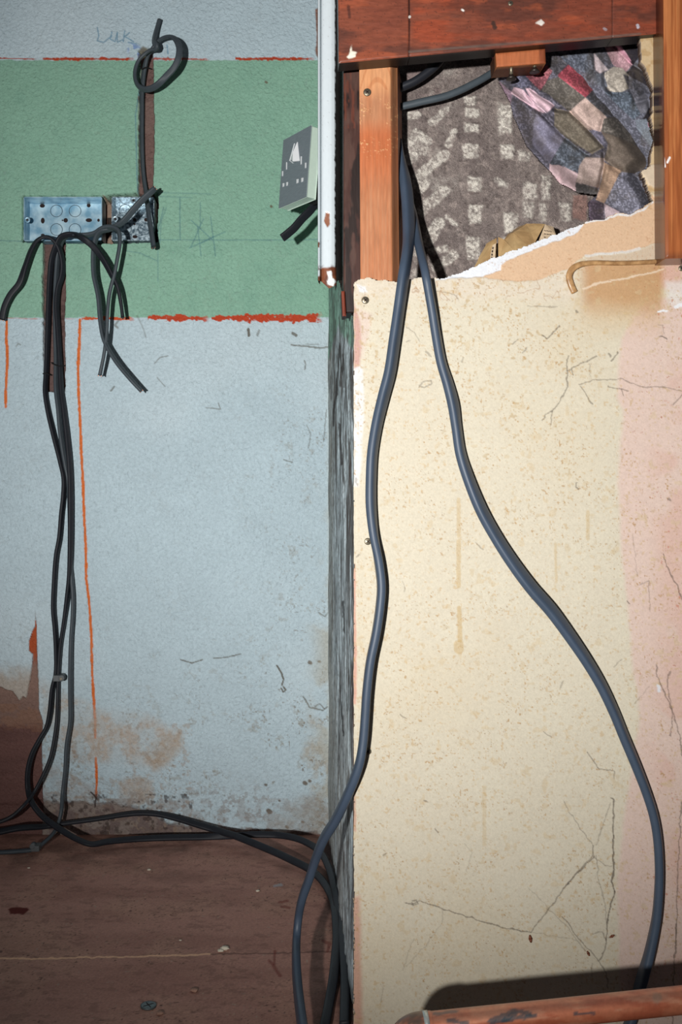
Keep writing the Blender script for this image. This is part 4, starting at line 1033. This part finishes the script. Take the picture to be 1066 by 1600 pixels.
# ================================================================ PATCHWORK CLOTH
def cloth(name, outline, base, patches, creases, Y, depth, label, seed):
    ol = k3(outline)
    xs_ = np.arange(min(p[0] for p in ol) - 3, max(p[0] for p in ol) + 4, 1.25)
    ys_ = np.arange(min(p[1] for p in ol) - 3, max(p[1] for p in ol) + 4, 1.25)
    X, Yy = np.meshgrid(xs_, ys_)
    C = Canvas(X, Yy, base)
    sp_ = sstep(.52, .72, vn(X / 1.9, Yy / 1.9, seed))
    heath = .62 + .75 * sp_
    C.warp(1.6, 22, seed + 3)
    C.mul(heath)
    for pts, c, hz in patches:
        P_ = k3(pts)
        b = C.box(P_, 3)
        d = pdist(C.wx[b], C.wy[b], P_ + P_[:1]); d = np.where(inside(C.wx[b], C.wy[b], P_), -d, d)
        m = (1 - sstep(-.7, .7, d))[:, None]
        cc = lin(c)[None, :] * (1 - hz + hz * heath[b])[:, None]
        C.c[b] = C.c[b] * (1 - m) + cc * m
    lum = C.c @ np.array([.3, .6, .1])
    C.c[:] = C.c * .70 + lum[..., None] * .30 * np.array([1.04, 1.0, .98])
    C.mask(sstep(.5, .75, fbm(X, Yy, 22, 4, seed + 9)), (86, 76, 62), .35)
    C.mul(.92)
    H_ = np.zeros(X.shape)
    s = (X - 760) * .75 - (Yy - 60) * .66
    H_ += (fbm(s, (X + Yy) * .25, 34, 2, seed + 20) - .5) * .022
    H_ += (fbm(X, Yy, 16, 2, seed + 33) - .5) * .004
    for pts, w, hgt in creases:
        P_ = k3(pts); dd = pdist(X + 2 * (fbm(X, Yy, 16, 2, 3) - .5), Yy, P_)
        H_ -= hgt * .75 * np.exp(-(dd / (w * 1.1)) ** 2)
        H_ += hgt * .22 * np.exp(-((dd - w * 2.4) / (w * 1.3)) ** 2)
    de = pdist(X, Yy, ol + ol[:1])
    H_ += depth * (sstep(0, 26, de) - 1)
    kv = inside(X + 2.0 * (fbm(X, Yy, 18, 3, seed + 2) - .5), Yy + 2.0 * (fbm(X, Yy, 18, 3, seed + 7) - .5), ol)
    kp = kv[:-1, :-1] & kv[1:, 1:] & kv[:-1, 1:] & kv[1:, :-1]
    D = Y - H_
    P = np.stack([(X - VX) / FP * D, D, CZ + (VY - Yy) / FP * D], -1)
    return tag(sheet(name, P, C.c, M_cloth, keep=kp, back=(0, .0022, 0)), label, 'cloth')

HB = (104, 106, 124)
cloth('patchwork_cloth', [(310, 150), (1000, 100), (1020, 1180), (760, 1180), (700, 900), (560, 700), (400, 450)], HB,
      [([(585, 285), (665, 375), (620, 397), (588, 372)], (222, 200, 208), .2), ([(630, 220), (690, 235), (795, 350), (750, 397), (690, 350)], (206, 152, 164), .5), ([(680, 220), (722, 232), (802, 345), (780, 345)], (236, 160, 188), .2),
       ([(720, 220), (795, 220), (840, 300), (800, 350)], (44, 38, 48), .3), ([(800, 350), (905, 430), (940, 500), (920, 508), (758, 400)], (48, 42, 50), .5), ([(810, 335), (960, 385), (960, 412), (880, 404), (800, 355)], (108, 108, 118), .3),
       ([(645, 395), (690, 360), (740, 368), (775, 410), (775, 480), (720, 508), (665, 495), (638, 450)], (188, 176, 160), .5),
       ([(800, 540), (865, 505), (895, 560), (885, 605), (840, 615)], (112, 112, 126), .3), ([(880, 585), (960, 585), (960, 690), (850, 650)], (36, 30, 36), .3), ([(740, 400), (775, 480), (800, 540), (860, 505), (920, 510), (850, 450)], (98, 98, 112), .9),
       ([(810, 650), (870, 645), (920, 730), (920, 840), (870, 760), (820, 700)], (124, 136, 152), .4), ([(880, 668), (896, 676), (885, 690)], (214, 70, 120), .1), ([(350, 280), (560, 250), (590, 370), (580, 410), (440, 350)], (92, 100, 118), 1),
       ([(560, 400), (640, 400), (660, 470), (640, 500), (590, 440)], (110, 116, 132), .6), ([(640, 500), (780, 500), (840, 620), (800, 650), (700, 560)], (92, 106, 124), 1)],
      [([(585, 285), (600, 380), (560, 420)], 3, .004), ([(690, 250), (790, 350)], 2.5, .003), ([(775, 400), (780, 490), (810, 540)], 2.5, .005), ([(645, 395), (640, 460), (690, 510)], 2.5, .005), ([(810, 560), (880, 540), (900, 620)], 3, .006), ([(800, 350), (930, 440)], 3, .004)],
      1.082, .012, 'darker patchwork cloth bunched behind, at the upper right of the opening', 40)
cloth('patchwork_cloth', [(30, 300), (45, 240), (330, 240), (440, 345), (600, 462), (720, 615), (800, 720), (880, 830), (888, 890), (835, 940), (905, 1070), (940, 1260), (640, 1320), (560, 1230), (552, 1100), (600, 1060), (500, 1048), (400, 1000), (335, 920), (220, 800), (150, 640), (130, 560), (70, 450)], (104, 100, 118),
      [([(60, 430), (140, 500), (130, 575), (90, 510)], (150, 116, 142), .4), ([(30, 300), (50, 300), (50, 360), (35, 350)], (226, 60, 140), .2), ([(30, 345), (200, 360), (250, 470), (140, 485), (60, 420)], (98, 98, 124), 1),
       ([(150, 473), (200, 490), (250, 545), (325, 615), (285, 608), (132, 508)], (228, 184, 202), .1), ([(213, 482), (238, 480), (300, 530), (372, 574), (330, 612), (300, 590), (240, 530)], (230, 186, 202), .1),
       ([(190, 385), (330, 355), (360, 385), (325, 450), (295, 492), (230, 430)], (176, 84, 100), .9), ([(330, 440), (395, 415), (540, 530), (455, 605), (300, 490)], (112, 104, 96), .7), ([(455, 343), (600, 465), (540, 530), (388, 410)], (206, 62, 88), .8),
       ([(320, 270), (440, 345), (388, 410), (335, 365)], (108, 104, 114), .9), ([(600, 465), (725, 625), (640, 645), (540, 530)], (106, 106, 118), 1), ([(540, 530), (660, 645), (620, 718), (560, 705), (480, 650), (455, 605)], (216, 180, 166), .3),
       ([(370, 585), (455, 605), (560, 712), (640, 800), (575, 835), (430, 745), (370, 680)], (122, 110, 92), .5), ([(275, 618), (430, 750), (345, 888), (250, 780), (258, 660)], (132, 128, 156), .4), ([(430, 750), (560, 840), (500, 935), (345, 890)], (96, 106, 122), 1),
       ([(345, 890), (400, 895), (500, 945), (485, 1050), (400, 1000), (345, 945)], (208, 172, 178), .2), ([(540, 850), (640, 860), (635, 930), (612, 1022), (488, 985), (505, 900)], (188, 160, 150), .3), ([(488, 985), (612, 1030), (600, 1062), (488, 1048)], (86, 82, 82), .6),
       ([(640, 645), (725, 630), (850, 790), (790, 782), (625, 712)], (114, 106, 98), .8), ([(625, 712), (800, 782), (885, 840), (885, 890), (830, 950), (770, 972), (640, 870), (660, 780)], (120, 104, 90), .3), ([(720, 620), (755, 640), (886, 840), (800, 720)], (206, 168, 146), .2),
       ([(637, 880), (735, 930), (640, 1105), (595, 1085), (630, 980)], (182, 142, 110), .3), ([(735, 935), (835, 945), (910, 1080), (800, 1170), (640, 1105)], (126, 126, 146), 1), ([(552, 1075), (638, 1110), (640, 1200), (560, 1220)], (96, 80, 98), .9), ([(638, 1105), (730, 1150), (650, 1200)], (208, 180, 190), .2),
       ([(560, 700), (625, 718), (650, 800), (620, 780)], (120, 116, 140), .5)],
      [([(130, 490), (290, 612), (430, 750), (545, 838)], 2.6, .006), ([(215, 485), (260, 570), (330, 640)], 2.2, .004), ([(235, 480), (372, 574), (385, 600)], 2.4, .005), ([(370, 590), (455, 605), (560, 712), (640, 800), (640, 900), (612, 1030)], 2.8, .007),
       ([(330, 290), (400, 400), (460, 600)], 5, .003), ([(560, 712), (700, 720), (760, 760)], 4, .004), ([(700, 620), (800, 720), (870, 830)], 3, .005), ([(560, 840), (640, 800)], 3, .005), ([(650, 870), (760, 960), (830, 950)], 4, .005), ([(640, 640), (620, 716)], 3, .003), ([(400, 895), (400, 970)], 3, .003), ([(640, 1105), (600, 1085), (555, 1090)], 3, .006)],
      1.058, .026, 'grey, pink and red patchwork cloth draped down through the opening', 70)

# ================================================================ CRUMPLED BROWN PAPER
kp = K(700, 320, 5.33)
def pp(x, y, Y): return at(*kp([(x, y)])[0], Y)
bag = empty('paper_bag', tuple(pp(500, 480, 1.06)))
tag(bag, 'crumpled brown paper lying behind the torn edge of the board', 'paper')
M_paper = plain('brown_paper', (152, 122, 84), .5, c2=(176, 148, 106), vscale=60, bump=.3, spec=.4)
M_paper2 = plain('printed_paper', (190, 168, 140), .6, vary=.08)
pv = dict(a=(200, 560, 1.075), b=(325, 325, 1.070), c=(408, 278, 1.060), d=(398, 500, 1.052), e=(470, 290, 1.066), f=(560, 385, 1.050), g=(420, 500, 1.062), h=(590, 185, 1.075), i=(655, 158, 1.068), j=(545, 240, 1.060), k=(650, 330, 1.052),
          l=(725, 318, 1.056), m=(808, 162, 1.062), n=(590, 480, 1.05), o=(740, 420, 1.056), p=(480, 560, 1.056), q=(418, 270, 1.066), r=(470, 300, 1.07), s=(690, 235, 1.060), t=(500, 245, 1.072))
def facets(name, tris, mat, keyset=pv, lab=None):
    keys = sorted(set(''.join(tris))); ix = {k: i for i, k in enumerate(keys)}
    me = bpy.data.meshes.new(name)
    me.from_pydata([tuple(pp(*keyset[k])) for k in keys], [], [[ix[c] for c in t] for t in tris])
    me.materials.append(mat); me.update()
    o = bpy.data.objects.new(name, me); col.objects.link(o)
    ss = o.modifiers.new('sub', 'SUBSURF'); ss.subdivision_type = 'SIMPLE'; ss.levels = 3; ss.render_levels = 3
    tx = bpy.data.textures.new('crumple', 'CLOUDS'); tx.noise_scale = .012
    dm = o.modifiers.new('crumple', 'DISPLACE'); dm.texture = tx; dm.strength = .0022; dm.texture_coords = 'GLOBAL'
    so = o.modifiers.new('thick', 'SOLIDIFY'); so.thickness = .0006
    under(o, bag)
    if lab: o['label'] = lab
    return o
facets('paper_sheet', ['abc', 'acd', 'qeg', 'efg', 'rjf', 'rtj', 'tij', 'thi', 'jkf', 'jsk', 'jis', 'ims', 'mls', 'slk', 'fkn', 'klo', 'kon', 'fnp', 'gfp'], M_paper)
pv2 = dict(a=(372, 338, 1.0545), b=(402, 322, 1.0535), c=(392, 500, 1.0485), d=(345, 500, 1.0545), e=(810, 162, 1.0605), f=(872, 190, 1.064), g=(900, 260, 1.058), h=(745, 330, 1.0525), i=(830, 360, 1.05))
facets('printed_strip', ['abc', 'acd'], M_paper2, pv2, 'narrow pale printed margin at the left')
facets('printed_strip', ['efg', 'egi', 'eih'], M_paper2, pv2, 'paler printed corner at the right')
def mark(x0, y0, x1, y1, Y, w=4):
    a = pp(x0, y0, Y); b = pp(x1, y1, Y); s = w / 2 / 5.33 * Y / FP
    dr = (b - a).normalized(); sd = dr.cross(Vector((0, 1, 0))).normalized() * s
    return [a + sd, a - sd, b - sd, b + sd]
marks = []; marks_b = []
for (yy) in (350, 378, 405, 432, 458):
    marks.append(mark(374 - (yy - 350) * .13, yy, 371 - (yy - 350) * .13, yy + 18, 1.0475, 6))
for k in range(7):
    marks_b.append(mark(800 + (k % 3) * 22, 215 + (k // 3) * 28 + (k % 3) * 3, 812 + (k % 3) * 22, 212 + (k // 3) * 28 + (k % 3) * 3, 1.048, 5))
for mk in (marks, marks_b):
    V_ = [tuple(p) for m in mk for p in m]
    me = bpy.data.meshes.new('print_marks')
    me.from_pydata(V_, [], [list(range(4 * i, 4 * i + 4)) for i in range(len(mk))]); me.materials.append(M_hole); me.update()
    o = bpy.data.objects.new('print_marks', me); col.objects.link(o); under(o, bag); o['label'] = 'dark printed dashes'

# ================================================================ COPPER PIPE
M_pipe = painted('tarnished_copper', .34, .15, 200, .0005, (1, 1, 1), .08, 300, metallic=.35, spec=.5)
def pipe_sheet(name, pts, radii, painter, root):
    C = catmull([list(at(*p)) + [r] for p, r in zip(pts, radii)], .002)
    Tn = np.gradient(C[:, :3], axis=0); Tn /= np.linalg.norm(Tn, axis=1)[:, None]
    seg = 48; ang = np.linspace(0, 2 * math.pi, seg + 1)
    P = np.zeros((len(C), seg + 1, 3))
    for i in range(len(C)):
        s = np.cross(Tn[i], [0, -1, 0]); s /= np.linalg.norm(s); n_ = np.cross(s, Tn[i])
        P[i] = C[i, :3] + np.outer(np.cos(ang), s) * C[i, 3] + np.outer(np.sin(ang), n_) * C[i, 3]
    X = VX + P[..., 0] / P[..., 1] * FP; Yy = VY - (P[..., 2] - CZ) / P[..., 1] * FP
    Cc = Canvas(X, Yy, (204, 124, 92)); painter(Cc, P)
    dust = sstep(.35, .9, np.sin(ang + 0.0) * 0 + ((P[..., 2] - C[:, 2][:, None]) / C[:, 3][:, None])) * (.5 + .5 * fbm(X, Yy, 18, 3, 3))
    Cc.mask(dust, (128, 108, 100), .55)
    return under(sheet(name, P, Cc.c, M_pipe), root)
def p_pipe(C, P):
    nn = fbm(P[..., 0] * 1000, P[..., 2] * 3000 + P[..., 1] * 2000, 22, 4, 3)
    C.mask(sstep(.4, .65, nn), (176, 88, 62), .6)
    C.mask(sstep(.55, .7, fbm(P[..., 0] * 400, P[..., 2] * 3000, 14, 4, 13)), (222, 164, 132), .5)
    kq = K(600, 1500, 2.288)
    C.warp(3, 10, 5)
    for p, w in [([(380, 215), (440, 195), (470, 180), (520, 195)], 5), ([(390, 222), (480, 208), (545, 198)], 4), ([(680, 195), (750, 188)], 2.5), ([(430, 215), (470, 190)], 6), ([(230, 215), (300, 225)], 4), ([(180, 190), (260, 186)], 4)]:
        C.line(kq(p), w, (50, 74, 84), .8, 2)
    C.poly(kq([(965, 115), (990, 120), (998, 140), (975, 160), (960, 145)]), (170, 140, 120), .7, 2)
    C.mask((C.X < 665) * sstep(.4, .6, nn), (70, 78, 72), .85)
pipe = empty('copper_pipe', tuple(at(860, 1583, .84)))
tag(pipe, 'tarnished copper pipe crossing low in front of the board at bottom right', 'pipe')
pipe_sheet('pipe_run', [(1290, 1540, .84), (1066, 1562.5, .84), (960, 1573.5, .84), (860, 1584, .84), (760, 1594, .84), (668, 1603.5, .84)], [.0112] * 6, p_pipe, pipe)
pipe_sheet('pipe_elbow', [(676, 1603, .84), (662, 1604.5, .84), (650, 1607, .84), (638, 1614, .84), (628, 1628, .84), (623, 1650, .84), (621, 1680, .84)], [.0118, .0122, .0124, .0125, .0125, .0124, .0122], p_pipe, pipe)
e1 = at(671, 1603.4, .84); e2 = at(664, 1604.2, .84)
q = disc('solder_joint', e1, .0124, .0044, plain('bright_solder', (196, 206, 204), .35, .5), axis=(e2 - e1), root=pipe, seg=32)
q['label'] = 'bright silver ring of solder'

# ================================================================ CLIPS
cl = empty('cable_clip', tuple(at(91, 1058, 1.60)))
tag(cl, 'small grey saddle clip pinning two cables to the pale wall', 'cable clip')
def pxbox(name, x0, x1, y0, y1, Y0, Y1, mat, root, bev=.0008):
    a = at(x0, y1, Y0); b = at(x1, y0, Y0)
    o = boxmesh(name, a.x, b.x, Y0, Y1, a.z, b.z, mat, root, bev)
    return o
pxbox('clip_saddle', 82.5, 97, 1055.5, 1065, 1.603, 1.628, M_grey_plastic, cl)
disc('clip_boss', at(95.5, 1060, 1.602), .005, .012, M_grey_plastic, root=cl)
disc('nail_head', at(95, 1061, 1.6008), .002, .001, M_screw, root=cl)
cl = empty('cable_clip', tuple(at(54, 1327, 1.538)))
tag(cl, 'small dark clip on the thin cable on the floor at far left', 'cable clip')
pxbox('clip_saddle', 48, 61, 1322.5, 1331, 1.533, 1.552, M_grey_plastic, cl)
disc('clip_boss', at(50, 1323, 1.532), .004, .012, M_grey_plastic, root=cl)
def wire(name, pts, w, label, cat='cable tie'):
    return tag(sweep(name, [at(*p) for p in pts], w, w * .8, M_black, seg=8, power=2), label, cat)
wire('cable_tie', [(219, 104, 1.622), (222, 108, 1.617), (227, 105.5, 1.615), (235, 107, 1.622)], .0022, 'black tie across the cable just under the knot')
wire('cable_tie', [(80, 566.5, 1.628), (84, 569, 1.620), (92, 572, 1.617), (101, 571, 1.626)], .0018, 'black wire tie across the two right cables in the lower groove')
wire('cable_tie', [(67, 584, 1.626), (72, 583, 1.617), (76, 585, 1.618), (80, 586, 1.628)], .0018, 'black wire tie across the left cable in the lower groove')

# ================================================================ BITS ON THE FLOOR AND BOARD
def floor_pt(px, py, z=0.0):
    Y = (CZ - z) * FP / (py - VY)
    return at(px, py, Y)
c = floor_pt(232, 1570, .002)
ko = empty('metal_disc', tuple(floor_pt(232, 1570))); tag(ko, 'round grey metal disc lying on the brown floor', 'metal disc')
disc('disc_body', c, .0085, -.0018, plain('dull_zinc', (96, 106, 108), .5, .5, vary=.2, vscale=400), axis=(0, 0, 1), root=ko, seg=28)
for a in (0.6, 2.1):
    d = Vector((math.cos(a), math.sin(a), 0)); s = Vector((-d.y, d.x, 0)) * .0004
    prism('scored_line', [c + d * .006 + s, c + d * .006 - s, c - d * .006 - s, c - d * .006 + s], Vector((0, 0, .0003)), M_hole, ko)
import random
random.seed(7)
def crumb(px, py, r, mat, label, cat='plaster crumb', group=None, z=0, wall=None):
    import bmesh
    bm = bmesh.new(); bmesh.ops.create_icosphere(bm, subdivisions=2, radius=1)
    for v in bm.verts:
        k = 1 + .35 * (random.random() - .5)
        v.co = Vector((v.co.x * r * 1.3 * k, v.co.y * r * k, v.co.z * r * .6 * k))
    me = bpy.data.meshes.new('crumb'); bm.to_mesh(me); bm.free(); me.materials.append(mat)
    o = bpy.data.objects.new('plaster_crumb', me); col.objects.link(o)
    o.location = floor_pt(px, py) + Vector((0, 0, r * .45))
    return tag(o, label, cat, group)
M_crumb = plain('plaster_bits', (206, 196, 178), .8); M_crumb2 = plain('brown_bits', (150, 116, 100), .9)
crumb(351, 1484, .0044, M_crumb, 'largest pale plaster crumb, right of centre on the floor')
crumb(345, 1487, .0030, M_crumb, 'small plaster crumb touching the left of the largest one')
crumb(304, 1549, .0036, M_crumb2, 'brownish crumb between the metal disc and the largest crumb')
crumb(250, 1585, .0034, M_crumb2, 'brownish crumb just below the round metal disc')
crumb(403, 1393, .0022, M_crumb, 'tiny pale crumb on the floor near the black cable at right')
crumb(233, 1360, .0022, M_crumb, 'tiny pale crumb on the floor nearest the wall, at centre')
crumb(45, 1357, .0018, M_crumb, 'tiny pale crumb on the floor at far left near the wall')
crumb(282, 1470, .0014, M_crumb, 'tiny pale crumb left of the largest one')
crumb(510, 1345, .0040, M_crumb2, 'brown crumb wedged in the floor corner beside the cables')
crumb(517, 1362, .0034, M_crumb2, 'lower brown crumb in the floor corner beside the cables')
# insect cases on the board
def case(px, py, ang, L, label):
    d = Vector((math.cos(ang), 0, math.sin(ang))) * L / 2
    p = at(px, py, YP - .002)
    me_o = disc('insect_case', p - d, L * .10, L * .5, plain('brown_husk', (110, 58, 34), .6), axis=d, r2=L * .26, seg=14)
    o2 = disc('husk_tip', p, L * .26, L * .5, me_o.data.materials[0], axis=d, r2=L * .10, seg=14)
    o2.parent = me_o
    tag(me_o, label, 'insect case')
case(829, 1467, math.radians(-80), .0075, 'brown insect husk where the two long cobweb threads meet')
case(919.5, 1490, math.radians(-60), .0052, 'brown insect husk on the cobweb left of the dark crack')
case(956.5, 1463, math.radians(25), .0055, 'brown insect husk touching the dark vertical crack')
